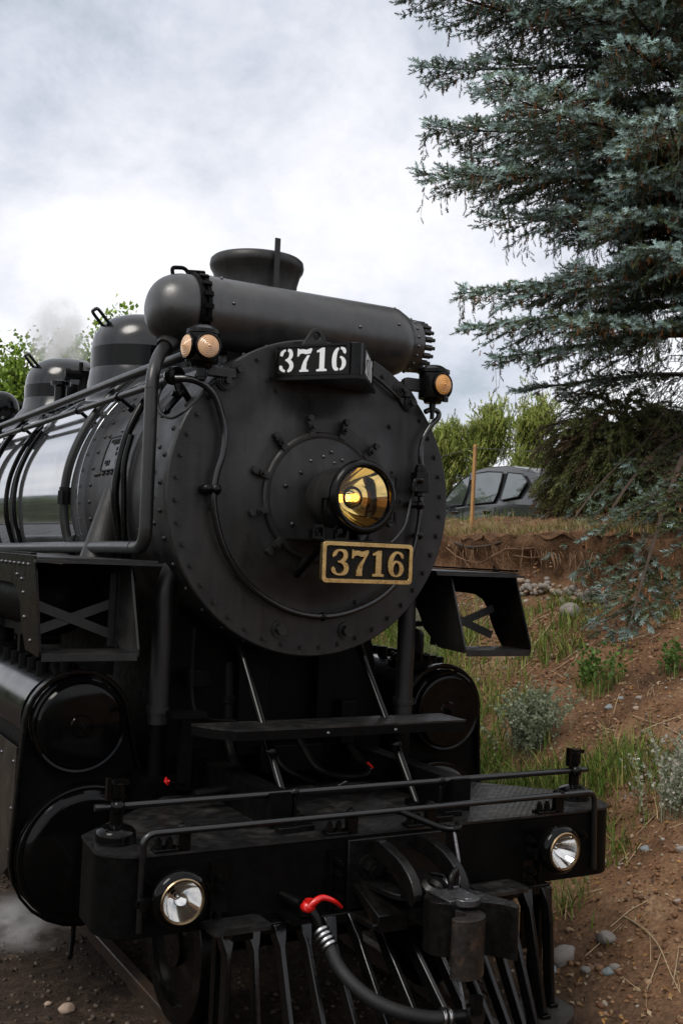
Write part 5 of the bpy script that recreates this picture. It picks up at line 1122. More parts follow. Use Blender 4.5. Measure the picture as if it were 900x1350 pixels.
# ------------------------------------------------------------------ other trees
def leaf_tree(loc, H, W, n, cols, label, seed, group=None, leaf=.11, name='leafy_tree', upright=False, trunk_r=.12):
    rng = np.random.default_rng(seed); R = random.Random(seed); loc = Vector(loc)
    root = tag(empty(name, loc), label, 'tree', group); tw = [[(0, 0, -.3), (0, 0, H * .45), (R.uniform(-.2, .2), 0, H * .8)]]; tr = [[trunk_r, trunk_r * .7, .02]]; ends = []
    for k in range(30):
        h = H * R.uniform(.18, .8); a = R.uniform(0, 6.283); L_ = W * (1.05 - abs(h / H - .45)) * R.uniform(.6, 1.1); d = V(math.cos(a), math.sin(a), R.uniform(.8, 2.2) if upright else R.uniform(.2, .9)).normalized()
        q = V(0, 0, h); pth = [q.copy()]
        for j in range(5):
            d = (d + V(R.uniform(-.25, .25), R.uniform(-.25, .25), R.uniform(-.05, .2))).normalized(); q = q + d * L_ / 5; pth.append(q.copy())
            if j > 0:
                for _ in range(3): ends.append(q + V(R.gauss(0, .16 * W), R.gauss(0, .16 * W), R.gauss(0, .13 * W)))
                e2 = q + V(R.uniform(-1, 1), R.uniform(-1, 1), R.uniform(-.3, .9)) * .3 * W; tw.append([q.copy(), e2]); tr.append([.012, .004]); ends.append(e2)
        tw.append(pth); tr.append([.05, .04, .03, .02, .012, .006])
    tr_o = obj('trunk', twig_mesh(tw, tr, 6), MAT['bark'], root, 60)
    E_ = np.array([tuple(e_) for e_ in ends]); idx = rng.integers(0, len(E_), n); P = E_[idx] + rng.normal(size=(n, 3)) * .085 * W
    cl = rng.uniform(.7, 1.3, len(E_))[idx]
    c = np.array(cols)[rng.integers(0, len(cols), n)] * cl[:, None] * rng.uniform(.8, 1.2, (n, 1))
    if upright:
        tv, tf = shoot_template(9, .42, .075, 45, rng, .02); D = rng.normal(size=(n, 3)) * .45 + (0, 0, 1); v, f = scatter(tv, tf, P, D, rng.uniform(.7, 1.4, n) * leaf, rng); col = np.repeat(c, len(tv), 0)
    else:
        tv = np.array([(0, 0, 0), (.38, .1, .45), (0, 0, 1), (-.38, .1, .45)]); tf = np.array([(0, 1, 2), (0, 2, 3)]); D = rng.normal(size=(n, 3)) + (0, 0, -.2); v, f = scatter(tv, tf, P, D, rng.uniform(.7, 1.3, n) * leaf, rng); col = np.repeat(c, 4, 0)
    o = bpy.data.objects.new('crown', mesh_np('crown', v, f, MAT['leaves'], col)); COL.objects.link(o); o.parent = root
LG = [(.19, .30, .035), (.25, .37, .05), (.12, .20, .025), (.31, .42, .085)]
def tree_at(px, py_top, yy, H, W, n, cols, label, seed, **k):
    p = at(px, py_top, y=yy); leaf_tree((p.x, p.y, p.z - H), H, W, n, cols, label, seed, **k)
GR = 'green trees behind the locomotive'
tree_at(15, 448, 19, 5.2, 1.5, 8000, LG, 'bright green leafy tree at the left edge of the picture', 1, group=GR)
tree_at(108, 432, 21, 5.6, 1.35, 8000, LG, 'bright green leafy tree rising between the two boiler domes', 2, group=GR)
tree_at(185, 386, 17, 5.6, 1.3, 8000, LG, 'bright green leafy tree rising above the sand dome beside the heater', 3, group=GR)
JG = [(.29, .36, .08), (.38, .44, .11), (.17, .22, .055), (.46, .48, .16)]
GJ = 'junipers beyond the parked car'
tree_at(592, 560, 15.5, 2.9, .8, 4200, JG, 'yellow green juniper just right of the smokebox, leftmost of three', 4, group=GJ, leaf=.15, name='juniper_tree', upright=True)
tree_at(640, 528, 15.0, 3.3, .9, 4600, JG, 'tall yellow green juniper behind the wooden post', 5, group=GJ, leaf=.15, name='juniper_tree', upright=True)
tree_at(705, 520, 14.0, 3.5, .9, 4200, JG, 'yellow green juniper behind the spruce, rightmost of three', 6, group=GJ, leaf=.15, name='juniper_tree', upright=True)

# unseen trees added outside the picture to darken the boiler jacket's reflection
for k_, (x_, y_) in enumerate(((-7.5, 17), (-8.5, 23), (-8.0, 29), (-10, 36), (-11, 45))):
    leaf_tree((x_, y_, gz(x_, y_)), 3.0 + (k_ * 37 % 5) * .3, 1.5, 1800, [(.10, .15, .03), (.07, .11, .025), (.13, .18, .04)], 'unseen dark green tree added for its reflection in the boiler', 40 + k_, group='unseen trees added for the boiler reflection', leaf=.30)
# ================================================================== parked car beyond the bank
def car():
    CX = 9.75; hf = at(597, 677, x=CX); hrr = at(641, 672, x=CX)
    zg = (hf.z + hrr.z) / 2 - .99
    root = tag(empty('parked_car', (CX + .92, hrr.y + .55, zg)), 'dark grey sport utility vehicle parked above the bank behind the wooden post', 'car')
    # local: +Y forward, x = -.92 is the side towards the track; rear handle at y = -.55
    def loft(secs, m, name, parent, sm=30, bevel=0):
        g = G(); n = len(secs[0]); vs = [p for s_ in secs for p in s_]; fs = []
        for i in range(len(secs) - 1):
            for k in range(n): fs.append((i * n + k, i * n + (k + 1) % n, (i + 1) * n + (k + 1) % n, (i + 1) * n + k))
        fs += [tuple(range(n))[::-1], tuple((len(secs) - 1) * n + k for k in range(n))]
        return obj(name, g.add(vs, fs), m, parent, sm, bevel=bevel)
    def sec(y, w, z0, zb, zt): return [(-w * .93, y, z0), (-w, y, z0 + .12), (-w, y, zb - .14), (-w * .97, y, zb), (-w * .80, y, zt), (w * .80, y, zt), (w * .97, y, zb), (w, y, zb - .14), (w, y, z0 + .12), (w * .93, y, z0)]
    body = loft([sec(-2.15, .80, .42, .98, 1.0), sec(-2.05, .90, .32, 1.08, 1.10), sec(-1.2, .92, .28, 1.12, 1.13), sec(0, .92, .28, 1.08, 1.09), sec(1.0, .92, .28, 1.04, 1.06), sec(1.9, .89, .30, .98, 1.02), sec(2.3, .84, .34, .86, .90), sec(2.42, .74, .42, .74, .76)], MAT['car_paint'], 'body', root)
    def gsec(y, zt, w): return [(-.885, y, 1.05), (-w - .03, y, 1.05 + (zt - 1.05) * .75), (-w + .03, y, zt - .03), (-w + .16, y, zt), (w - .16, y, zt), (w - .03, y, zt - .03), (w + .03, y, 1.05 + (zt - 1.05) * .75), (.885, y, 1.05)]
    roof = loft([gsec(-2.02, 1.12, .80), gsec(-1.75, 1.660, .68), gsec(-1.55, 1.794, .68), gsec(-.9, 1.892, .68), gsec(-.1, 1.898, .68), gsec(.35, 1.831, .68), gsec(.72, 1.623, .69), gsec(1.02, 1.355, .73), gsec(1.30, 1.08, .82)], MAT['car_paint'], 'roof', root)
    def sidewin(name, pts):
        g = G(); P = []
        for y, z in pts:
            t = (z - 1.05) / .83; P.append((-(.892 - .20 * min(1, t) ** 1.4), y, z))
        n = len(P); P2 = [(p[0] - .010, p[1], p[2]) for p in P]
        g.add(P + P2, [tuple(range(n)), tuple(range(n, 2 * n))[::-1]] + [(i, (i + 1) % n, n + (i + 1) % n, n + i) for i in range(n)])
        w = obj(name, g, MAT['car_glass'], root, 0)
        g2 = G().tube([(p[0] - .008, p[1], p[2]) for p in P], .016, 6, closed=True); obj('trim', g2, MAT['car_trim'], w, 60)
    sidewin('window', [(1.05, 1.110), (.28, 1.134), (.22, 1.470), (.26, 1.734), (.50, 1.650), (.78, 1.434)])
    sidewin('window', [(.14, 1.134), (-.72, 1.170), (-.80, 1.350), (-.78, 1.746), (-.3, 1.782), (.10, 1.758)])
    sidewin('window', [(-.92, 1.194), (-1.45, 1.254), (-1.60, 1.530), (-1.40, 1.686), (-.95, 1.734)])
    for y in (.50, -.55): obj('door_handle', G().tube(fillet([(-.91, y - .11, .985), (-.95, y - .08, .99), (-.95, y + .08, .99), (-.91, y + .11, .985)], .02), .018, 8).box((-.905, y, .97), (.03, .20, .075)), MAT['car_trim'], root, 40)
    for y in (.24, -.80, 1.22): obj('door_seam', G().box((-.921, y, .74), (.006, .012, .66)), MAT['car_trim'], root)
    obj('side_moulding', G().box((-.93, .05, .60), (.02, 2.1, .09)), MAT['car_trim'], root, bevel=.01)
    obj('fuel_flap', G().cyl((-.905, -1.25, .93), (-.925, -1.25, .93), .045, n=16), MAT['steel'], root)
    for y in (1.42, -1.35):
        w = obj('wheel', G().lathe([(.20, -.11), (.34, -.11), (.365, -.08), (.365, .08), (.34, .11), (.20, .11)], (-.80, y, .365), (1, 0, 0), 28), MAT['rubber'], root, 40)
        obj('rim', G().lathe([(.0001, -.10), (.08, -.10), (.2, -.06), (.215, -.10), (.215, .1)], (-.80, y, .365), (1, 0, 0), 24), MAT['steel'], w, 40)
    obj('mirror', G().sphere((-1.03, .92, 1.15), .12, (.8, .6, .7), 12, 8).box((-.93, .92, 1.10), (.12, .06, .04)), MAT['car_trim'], root, 50)
    obj('headlamp', G().sphere((-.68, 2.25, .78), .16, (1, .6, .6), 12, 8), MAT['lens_glass'], root, 50)
car()
# wooden post
pb = hit(621, 694)
tag(obj('wooden_post', G().box((0, 0, .55), (.042, .042, 1.5)), MAT['post_wood'], None, bevel=.003, loc=(pb.x, pb.y, pb.z - .15), rot=(0, R_(1.0), R_(20))), 'slim bare wooden post standing on the lip of the bank before the car', 'post')
pt = V(pb.x, pb.y, pb.z + 1.1)
tag(obj('fence_wire', G().tube(catmull([pt, pt + V(.9, -1.1, -.06), pt + V(1.9, -2.3, .02)], 6), .004, 5).tube(catmull([pt + V(0, 0, 0), pt + V(-.5, 1.3, -.30), pt + V(-.9, 3.4, -.75)], 6), .004, 5), MAT['worn_steel'], None), 'thin wire strung from the top of the wooden post', 'wire')

# ================================================================== stones
def rock_mesh(seed, m, n=16, k=10):
    R = random.Random(seed); g = G().sphere((0, 0, 0), 1, (1, 1, 1), n, k); a = [V(R.uniform(-1, 1), R.uniform(-1, 1), R.uniform(-1, 1)).normalized() for _ in range(11)]; h = [R.uniform(.60, .9) for _ in a]
    vs = []
    for v in g.v:
        v = Vector(v)
        for d, t in zip(a, h):
            q = v.dot(d)
            if q > t: v = v - d * (q - t) * .92
        vs.append(tuple(v * (1 + R.uniform(-.02, .02))))
    g.v = vs; me = mesh_from('stone', g); me.materials.append(m); me.polygons.foreach_set('use_smooth', [True] * len(me.polygons)); return me
ROCKS = [rock_mesh(i, MAT[m]) for i, m in enumerate(('stone', 'stone', 'stone_warm', 'stone_blue', 'stone', 'stone_warm'))]
def stone(px, py, w, label, cat='stone', group=None, k=None, sz=None, sink=.25):
    p = hit(px, py); d = (p - CAM).length; r = w / FPX * d / 2
    o = bpy.data.objects.new('stone', ROCKS[k if k is not None else rnd.randrange(6)]); COL.objects.link(o)
    sx = sz or (1, .85, .62); o.scale = (r * sx[0], r * sx[1], r * sx[2]); o.location = (p.x, p.y, p.z + r * sx[2] * (1 - 2 * sink)); o.rotation_euler = (rnd.uniform(-.2, .2), rnd.uniform(-.2, .2), YAW * -1 + rnd.uniform(-.4, .4))
    tag(o, label, cat, group)
stone(742, 1268, 42, 'large grey mossy stone lying beside the end of the pilot', k=0)
stone(797, 1242, 29, 'grey egg shaped stone right of the large mossy stone', k=1)
stone(727, 1282, 22, 'small grey stone touching the pilot side of the large mossy stone', k=3)
stone(772, 1281, 15, 'pale stone at the left of the row of four small stones', k=4)
stone(788, 1279, 15, 'pale knobbly stone second in the row of four small stones', k=1)
stone(800, 1284, 18, 'flat blue grey stone lowest in the row of four small stones', k=3)
stone(810, 1279, 17, 'pale stone at the right of the row of four small stones', k=0)
stone(850, 1121, 15, 'smooth blue grey stone on the bank below the white flowering bush', k=3)
stone(897, 1122, 14, 'pale stone at the right edge below the white flowering bush', k=0)
stone(797, 1327, 12, 'small white stone near the bottom edge right of the pilot', k=4)
stone(842, 1330, 10, 'small white stone near the bottom edge, rightmost', k=4)
stone(894, 1192, 14, 'white crumbly stone at the right edge of the bare slope', k=4)
stone(752, 812, 30, 'big pale boulder just below the cobble layer', k=4, sz=(1, .8, .8))
stone(744, 801, 11, 'small rounded stone on top of the big pale boulder', k=2)
stone(802, 934, 13, 'blue green stone half way up the bank', k=3)
stone(818, 922, 10, 'small blue grey stone uphill of the blue green one', k=3)
stone(842, 922, 10, 'small pale stone in the middle of the bank', k=4)
stone(838, 936, 11, 'flat pinkish stone in the middle of the bank', k=2)
stone(727, 866, 9, 'lone tan stone on the bare soil below the boulder', k=2)
stone(64, 1324, 17, 'lone tan stone beside the track at the lower left', k=2) if False else None
cob = random.Random(8)
for i in range(76):
    px = cob.uniform(676, 800); py = 771 + (px - 676) * .16 + cob.gauss(0, 6.5)
    stone(px, py, cob.choice((5, 6, 7, 7, 8, 9, 10, 13)), 'rounded pale cobble in the layer exposed under the lip of the bank', group='cobbles exposed under the bank lip', k=cob.choice((0, 1, 2, 4, 4, 4, 5)), sz=(1, .9, .8), sink=.42)
for px, py, w, lb, k_ in ((88, 1335, 22, 'flat tan stone beside the track near the lower left corner', 2), (64, 1324, 10, 'small round tan stone left of the flat tan stone', 5)):
    p = at(px, py, z=-.11); r = w / FPX * (p - CAM).length / 2
    o = bpy.data.objects.new('stone', ROCKS[k_]); COL.objects.link(o); o.scale = (r, r * .8, r * .6); o.location = (p.x, p.y, gz(p.x, p.y) + r * .25); tag(o, lb, 'stone')

# loose pebbles, litter
def bank_points(n, rng, x0=1.3, x1=5.2, y0=-2.4, y1=9):
    x = rng.uniform(x0, x1, n); y = rng.uniform(y0, y1, n); return x, y
rng = np.random.default_rng(3)
pv_ = np.array([(1, 0, 0), (-1, 0, 0), (0, 1, 0), (0, -1, 0), (0, 0, 1), (0, 0, -.4), (.6, .6, .5), (-.6, .6, .45), (.6, -.6, .5), (-.6, -.6, .4)]) ; pf_ = None
def peb_template():
    g = G().sphere((0, 0, 0), 1, (1, .85, .6), 5, 4); f = []
    for q in g.f: f += [(q[0], q[1], q[2])] + ([(q[0], q[2], q[3])] if len(q) == 4 else [])
    return np.array(g.v), np.array(f)
ptv, ptf = peb_template()
def pebbles(name, x, y, s, cols, rng):
    z = height(x, y); P = np.stack([x, y, z + s * .2], -1); D = rng.normal(size=P.shape) * .35 + (0, 0, 1); v, f = scatter(ptv, ptf, P, D, s, rng)
    c = np.array(cols)[rng.integers(0, len(cols), len(x))] * rng.uniform(.7, 1.2, (len(x), 1)); me = mesh_np(name, v, f, MAT['grass_blade'], np.repeat(c, len(ptv), 0), True)
    o = bpy.data.objects.new(name, me); COL.objects.link(o); return o
x, y = bank_points(5200, rng); m_ = vnoise(x * 1.1, y * 1.1, 9) > .42; x = x[m_]; y = y[m_]
tag(pebbles('pebbles', x, y, rng.uniform(.005, .02, len(x)) * (1 + 1.2 * (rng.random(len(x)) > .95)), [(.33, .27, .21), (.25, .17, .11), (.42, .38, .33), (.16, .10, .06), (.16, .10, .06)], rng), 'small loose pebbles strewn over the bare soil of the bank', 'pebbles', kind='stuff')
x = rng.uniform(-3.0, 1.3, 6000); y = rng.uniform(-2.5, 6, 6000)
tag(pebbles('track_gravel', x, y, rng.uniform(.006, .022, len(x)), [(.09, .065, .047), (.06, .043, .032), (.13, .10, .075), (.035, .027, .02)], rng), 'gravel and cinders under and beside the track, shade painted into their colour', 'gravel', kind='stuff')
def litter(n, rng):
    x, y = bank_points(n, rng, 1.3, 8.0); cut_ = (x > 5.15) & (x < 5.55); x = x[~cut_]; y = y[~cut_]; n = len(x)
    z = height(x, y) + .006; tv = np.array([(-.5, 0, 0), (0, .28, .12), (.5, 0, 0), (0, -.28, .10)])[:, [0, 1, 2]]; tf = np.array([(0, 1, 2), (0, 2, 3)])
    P = np.stack([x, y, z], -1); D = rng.normal(size=P.shape) * .45 + (-.45, 0, 1); v, f = scatter(tv, tf, P, D, rng.uniform(.012, .05, n), rng)
    cols = np.array([(.22, .13, .065), (.30, .20, .11), (.15, .07, .03), (.38, .29, .18), (.09, .05, .03), (.33, .17, .05)]); c = cols[rng.integers(0, len(cols), n)] * rng.uniform(.7, 1.2, (n, 1))
    o = bpy.data.objects.new('leaf_litter', mesh_np('leaf_litter', v, f, MAT['grass_blade'], np.repeat(c, 4, 0))); COL.objects.link(o); return o
x, y = bank_points(7500, rng, 1.35, 5.2, -2.4, 8); cl_ = vnoise(x * 1.6, y * 1.6, 19) > .35; x = x[cl_]; y = y[cl_]
tag(pebbles('soil_clods', x, y, rng.uniform(.006, .03, len(x)) ** 1.0 * rng.uniform(.5, 1.2, len(x)), [(.22, .11, .058), (.28, .15, .08), (.15, .075, .04), (.34, .21, .125)], rng), 'crumbled reddish soil clods on the bank', 'soil', kind='stuff')
tag(litter(30000, rng), 'dry brown leaves and needles scattered over the bank', 'leaf litter', kind='stuff')

# ================================================================== grass, herbs and bushes
def blades(x, y, hgt, wid, cols, rng, lean=.5, down=(-.2, 0)):
    n = len(x); z = height(x, y) - .01; a = rng.uniform(0, 6.283, n); L_ = hgt; bend = rng.uniform(.15, 1.0, n) * lean
    dirx = np.cos(a) + down[0]; diry = np.sin(a) + down[1]; px_ = -np.sin(a); py_ = np.cos(a); V_ = []
    for t in (0, .35, .7, 1.0):
        off = bend * t * t; hz_ = t - .28 * bend * t * t
        cx = x + dirx * off * L_; cy = y + diry * off * L_; cz = z + hz_ * L_
        w = wid * (1 - t * .92) / 2; V_.append(np.stack([cx - px_ * w, cy - py_ * w, cz], -1)); V_.append(np.stack([cx + px_ * w, cy + py_ * w, cz], -1))
    v = np.stack(V_, 1).reshape(-1, 3); tf = np.array([(0, 1, 3, 2), (2, 3, 5, 4), (4, 5, 7, 6)]); f = (tf[None] + (np.arange(n) * 8)[:, None, None]).reshape(-1, 4)
    c = np.array(cols)[rng.integers(0, len(cols), n)] * rng.uniform(.65, 1.3, (n, 1)); return v, f, np.repeat(c, 8, 0)
GREEN = [(.10, .175, .022), (.13, .215, .03), (.07, .13, .018), (.19, .25, .045), (.29, .26, .075)]
STRAW = [(.46, .34, .18), (.38, .26, .13), (.54, .43, .25), (.28, .18, .09)]
def field(n, rng, dens, **k):
    x = rng.uniform(1.5, 8.3, n); y = rng.uniform(-1.5, 11, n); d = dens(x, y); keep = rng.random(n) < d; return x[keep], y[keep]
def gdens(x, y):
    cl = np.clip((vnoise(x * 2.6, y * 2.6, 51) - .38) * 3.2, 0, 1)
    strip = sstep(0, .9, y - 1.0 - 1.9 * (x - 2.75)) * sstep(1.6, 2.0, x) * (1 - sstep(4.3, 4.9, x))
    strip2 = .95 * sstep(-.3, .3, y) * (1 - sstep(1.2, 2.0, y)) * sstep(1.9, 2.4, x) * (1 - sstep(3.0, 3.6, x)) * cl
    fore = .35 * sstep(1.55, 1.7, x) * (1 - sstep(1.9, 2.2, x)) * sstep(-.6, -.2, y) * (1 - sstep(.8, 1.6, y)) * cl
    patch = .4 * cl * (vnoise(x * .8, y * .8, 77) > .55) * (x < 5)
    return np.clip(strip * (.35 + .65 * cl) + strip2 + fore + patch, 0, 1) * (x < 5.1)
x, y = field(150000, rng, gdens)
v1, f1, c1 = blades(x, y, rng.uniform(.08, .30, len(x)), rng.uniform(.007, .017, len(x)), GREEN, rng, 1.15)
xs_, ys_ = field(45000, rng, lambda x, y: np.clip(gdens(x, y) * .5 + .10 * (vnoise(x * 1.7, y * 1.7, 61) > .5) * (x < 5.1), 0, 1))
v2, f2, c2 = blades(xs_, ys_, rng.uniform(.05, .20, len(xs_)), rng.uniform(.003, .006, len(xs_)), STRAW, rng, 1.1)
xt = rng.uniform(5.25, 8.0, 9000); yt = rng.uniform(4.6, 11.5, 9000); kp = rng.random(9000) < np.clip((vnoise(xt * 1.5, yt * 1.5, 71) - .3) * 2.4, 0, 1) * (.35 + .65 * sstep(6.2, 7.5, yt)); xt = xt[kp]; yt = yt[kp]
kp = rng.random(len(xt)) < .32 + .4 * (yt > 7); xt = xt[kp]; yt = yt[kp]
v3, f3, c3 = blades(xt, yt, rng.uniform(.05, .20, len(xt)), rng.uniform(.005, .010, len(xt)), GREEN + STRAW[:2] + [(.26, .26, .05), (.22, .28, .05)], rng, .6)
def join(parts):
    vs = []; fs = []; cs = []; b = 0
    for v, f, c in parts: vs.append(v); fs.append(f + b); cs.append(c); b += len(v)
    return np.concatenate(vs), np.concatenate(fs), np.concatenate(cs)
yl = rng.uniform(2.5, 11, 5000); xl = cliff_edge(yl) + rng.normal(size=5000) * .05 + .36; v4, f4, c4 = blades(xl, yl, rng.uniform(.05, .16, 5000), rng.uniform(.004, .009, 5000), STRAW + GREEN[3:], rng, 1.2, (-.7, 0)); v4[:, 0] -= .26
v, f, c = join([(v4, f4, c4), (v1, f1, c1), (v2, f2, c2), (v3, f3, c3)])
o = bpy.data.objects.new('grass', mesh_np('grass', v, f, MAT['grass_blade'], c)); COL.objects.link(o)
tag(o, 'green and straw coloured grass growing on the bank', 'grass', kind='stuff')
def tuft(px, py, n, hgt, wid, spread, cols, name, label, cat, lean=.6, tip=None):
    p = hit(px, py); r = np.random.default_rng(int(px * 7 + py)); x = p.x + r.normal(size=n) * spread; y = p.y + r.normal(size=n) * spread
    v, f, c = blades(x, y, r.uniform(.5, 1.0, n) * hgt, r.uniform(.6, 1.1, n) * wid, cols, r, lean, (0, 0)); v = v - np.array((p.x, p.y, p.z))
    root = tag(empty(name, p), label, cat)
    ob = bpy.data.objects.new('foliage', mesh_np('foliage', v, f, MAT['grass_blade'], c)); COL.objects.link(ob); ob.parent = root
    if tip:
        tv = np.array([(0, 0, 0), (.4, .1, .5), (0, 0, 1), (-.4, .1, .5)]); tf = np.array([(0, 1, 2), (0, 2, 3)]); ends = v.reshape(n, 8, 3); m = tip[1]; i = r.integers(0, n, m); t = r.uniform(tip[3], 1, m)
        k0 = np.minimum((t * 3).astype(int), 2); fr_ = t * 3 - k0; A = (ends[i, k0 * 2] + ends[i, k0 * 2 + 1]) / 2; B = (ends[i, k0 * 2 + 2] + ends[i, k0 * 2 + 3]) / 2; P = A * (1 - fr_[:, None]) + B * fr_[:, None] + r.normal(size=(m, 3)) * .006
        D = r.normal(size=(m, 3)) * .6 + (0, 0, .7); v2_, f2_ = scatter(tv, tf, P, D, r.uniform(.6, 1.3, m) * tip[2], r); cc = np.array(tip[0])[r.integers(0, len(tip[0]), m)] * r.uniform(.75, 1.2, (m, 1))
        ob = bpy.data.objects.new('leaves', mesh_np('leaves', v2_, f2_, MAT['grass_blade'], np.repeat(cc, 4, 0))); COL.objects.link(ob); ob.parent = root
SAGE = [(.24, .28, .18), (.18, .22, .13), (.31, .35, .24)]
tuft(700, 985, 210, .56, .008, .085, SAGE, 'sagebrush', 'rounded grey green sagebrush growing on the grassy foot of the bank', 'bush', .75, (SAGE, 5200, .028, .2))
tuft(893, 1062, 150, .55, .006, .10, SAGE, 'flowering_bush', 'grey bush with tiny white flowers at the right edge of the bank', 'bush', .75, (SAGE + [(.42, .40, .34), (.5, .47, .40), (.36, .35, .28)], 2600, .026, .25))
HERB = [(.08, .15, .03), (.11, .19, .04)]
tuft(775, 905, 26, .42, .009, .05, HERB, 'leafy_herb', 'green leafy herb with upright stems below the boulder', 'plant', .5, (HERB, 240, .042, .2))
tuft(808, 905, 18, .45, .008, .05, HERB, 'leafy_herb', 'thin green herb just right of the leafy herb below the boulder', 'plant', .4, (HERB, 120, .042, .3))
tuft(885, 888, 26, .36, .009, .06, HERB, 'leafy_herb', 'low green herb near the right edge under the spruce limbs', 'plant', .7, (HERB, 200, .038, .2))
tuft(745, 1200, 34, .30, .012, .05, GREEN + STRAW[:1], 'grass_tuft', 'yellowing grass tuft beside the pilot below the right lamp', 'grass tuft', .8)
tuft(800, 1030, 70, .30, .011, .09, GREEN, 'grass_tuft', 'long bladed green grass tuft right of the flag post', 'grass tuft', .9)
tuft(690, 1040, 60, .28, .011, .10, GREEN, 'grass_tuft', 'green grass tuft showing over the deck rail', 'grass tuft', .9)
tuft(845, 1085, 26, .24, .010, .06, GREEN + STRAW[:1], 'grass_tuft', 'thin grass tuft left of the white flowering bush', 'grass tuft', 1.0)

# roots hanging in the cut, dead sticks and a long dry stem
def rope(name, pxs, r, m, label, cat, lift=.02, group=None, sag=0):
    P = []
    for px, py, *dz in pxs:
        p = hit(px, py); n = (CAM - p).normalized(); P.append(p + n * (lift + (dz[0] if dz else 0)))
    return tag(obj(name, G().tube(catmull(P, 5), [r * (1 - .6 * i / (5 * (len(P) - 1))) for i in range(5 * (len(P) - 1) + 1)], 6), m, None, 60), label, cat, group)
RW = 'roots hanging out of the cut bank'
rr_ = random.Random(21)
rope('root', ((600, 716), (617, 721, .05), (640, 720, .08), (655, 716, .06), (666, 713)), .022, MAT['bark'], 'thick dark root crossing the cut below the wooden post', 'root')
rope('root', ((588, 722), (605, 735, .06), (630, 742, .08), (650, 733, .08), (676, 722, .04), (700, 723)), .010, MAT['root_wood'], 'long pale root sagging across the cut bank', 'root')
rope('root', ((648, 733, .03), (668, 724, .08), (690, 724, .08), (716, 720, .02)), .009, MAT['root_wood'], 'orange root reaching right across the cut', 'root')
rope('root', ((676, 732, .05), (700, 735, .09), (725, 732, .05)), .008, MAT['root_wood'], 'short orange root under the spruce limb', 'root')
for i in range(44):
    px = rr_.uniform(588, 790); py = 714 + (px - 600) * .09 + rr_.uniform(-3, 5); l = rr_.uniform(14, 40)
    rope('root', ((px, py), (px + rr_.uniform(-5, 5), py + l * .5, .05), (px + rr_.uniform(-9, 9), py + l)), rr_.uniform(.003, .008), MAT['root_wood'], 'thin root dangling in the cut below the turf', 'root', group=RW)
rope('dead_stick', ((609, 880), (620, 850, .05), (634, 826, .08), (650, 808, .06)), .009, MAT['dry_stem'], 'bleached dead stick leaning beside the right step box', 'stick')
rope('dead_stick', ((690, 862), (712, 840, .05), (730, 815, .05), (736, 800)), .008, MAT['dry_stem'], 'bleached dead stick rising toward the boulder', 'stick')
rope('dead_stick', ((692, 843), (700, 822, .05), (718, 812, .04), (738, 808)), .008, MAT['dry_stem'], 'forked dead stick right of the step box', 'stick')
rope('dead_stick', ((722, 800), (742, 785, .08), (755, 760, .16), (762, 748, .2)), .007, MAT['dry_stem'], 'slanting stick in front of the cobble layer', 'stick')
rope('dry_stem', ((822, 1208), (850, 1226, .06), (868, 1248, .08), (882, 1280, .06), (897, 1312)), .006, MAT['dry_stem'], 'long curved dry stem on the bare slope at the right', 'stem')
rope('dry_stem', ((766, 905), (790, 880, .10), (806, 866, .14), (818, 850, .16)), .004, MAT['dry_stem'], 'wispy dry stalk left of the leafy herb', 'stem')
st_ = np.random.default_rng(5)
sp_, sr_ = [], []
for i in range(260):
    x0 = st_.uniform(1.6, 5.0); y0 = st_.uniform(-1.5, 7); a = st_.uniform(0, 6.28); l = st_.uniform(.08, .35); q = []
    for t in (-.5, 0, .5): xx = x0 + math.cos(a) * l * t; yy = y0 + math.sin(a) * l * t; q.append((xx, yy, gz(xx, yy) + .012))
    sp_.append(q); sr_.append([.004, .0035, .002])
tag(obj('twig_litter', twig_mesh(sp_, sr_, 4), MAT['dry_stem'], None, 60), 'fallen twigs and straw strewn on the bank', 'twigs', kind='stuff')

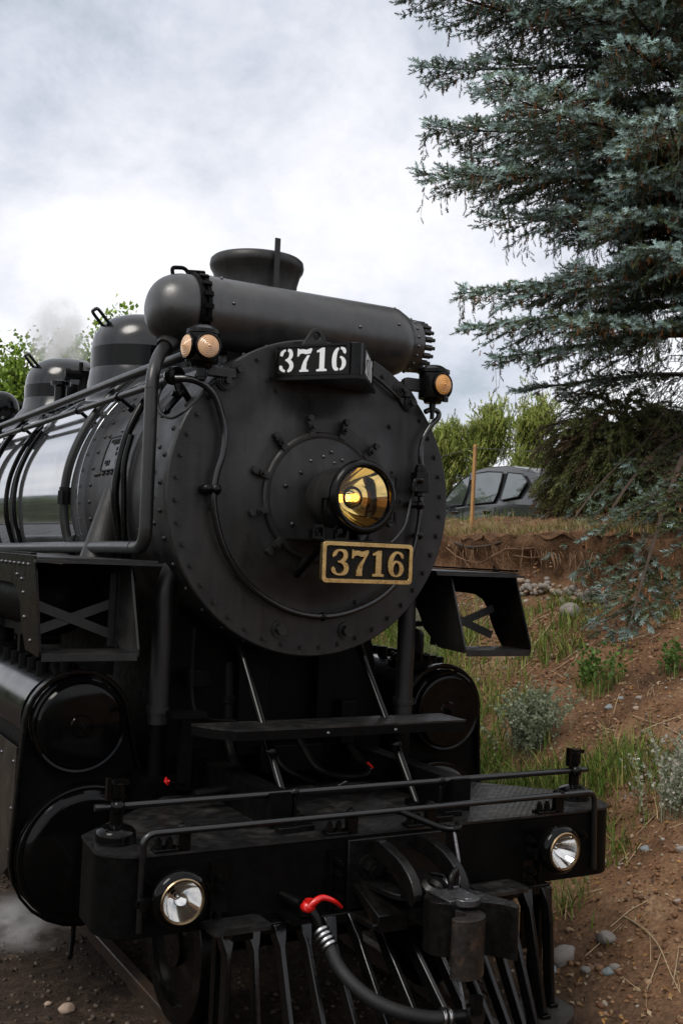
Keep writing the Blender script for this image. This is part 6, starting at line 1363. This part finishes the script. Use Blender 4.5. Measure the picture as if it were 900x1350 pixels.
# ================================================================== steam
def steam(c, sz, dens, seed, label, scale=2.2, rotz=0):
    m = bpy.data.materials.new('steam_vapour'); m.use_nodes = True; t = m.node_tree; N = t.nodes; K = t.links.new
    N.remove(N['Principled BSDF']); pv = N.new('ShaderNodeVolumePrincipled'); K(pv.outputs[0], N['Material Output'].inputs['Volume'])
    pv.inputs['Color'].default_value = (.97, .97, .97, 1); pv.inputs['Anisotropy'].default_value = .2
    tc_ = N.new('ShaderNodeTexCoord'); ln = N.new('ShaderNodeVectorMath'); ln.operation = 'LENGTH'; K(tc_.outputs['Object'], ln.inputs[0])
    fo = N.new('ShaderNodeMapRange'); fo.inputs[1].default_value = 1.0; fo.inputs[2].default_value = .15; fo.interpolation_type = 'SMOOTHSTEP'; K(ln.outputs['Value'], fo.inputs[0])
    mpg = N.new('ShaderNodeMapping'); mpg.inputs['Location'].default_value = (seed * 3.7, seed * 1.3, 0); K(tc_.outputs['Object'], mpg.inputs[0])
    n = N.new('ShaderNodeTexNoise'); n.inputs['Scale'].default_value = scale; n.inputs['Detail'].default_value = 5; n.inputs['Roughness'].default_value = .6; K(mpg.outputs[0], n.inputs[0])
    r = N.new('ShaderNodeMapRange'); r.inputs[1].default_value = .40; r.inputs[2].default_value = .68; r.interpolation_type = 'SMOOTHSTEP'; K(n.outputs[0], r.inputs[0])
    mu = N.new('ShaderNodeMath'); mu.operation = 'MULTIPLY'; K(fo.outputs[0], mu.inputs[0]); K(r.outputs[0], mu.inputs[1])
    m2 = N.new('ShaderNodeMath'); m2.operation = 'MULTIPLY'; K(mu.outputs[0], m2.inputs[0]); m2.inputs[1].default_value = dens; K(m2.outputs[0], pv.inputs['Density'])
    g = G().sphere((0, 0, 0), 1.0, (1, 1, 1), 20, 12); o = obj('steam', g, m, None, 60, loc=c, rot=(0, 0, rotz)); o.scale = sz; tag(o, label, 'steam', kind='stuff'); return o
steam(at(78, 446, y=6.6), (.42, .5, .55), 12.0, 1, 'white steam rising behind the steam dome')
steam(at(28, 1212, y=1.05), (.42, .45, .17), 7.0, 2, 'grey steam drifting low beside the cylinder', 1.8)
steam(at(553, 812, y=1.3), (.22, .3, .45), 3.0, 3, 'faint steam behind the right steam pipe')
steam(at(362, 240, y=1.0), (.10, .10, .45), .55, 4, 'thin exhaust haze above the chimney')
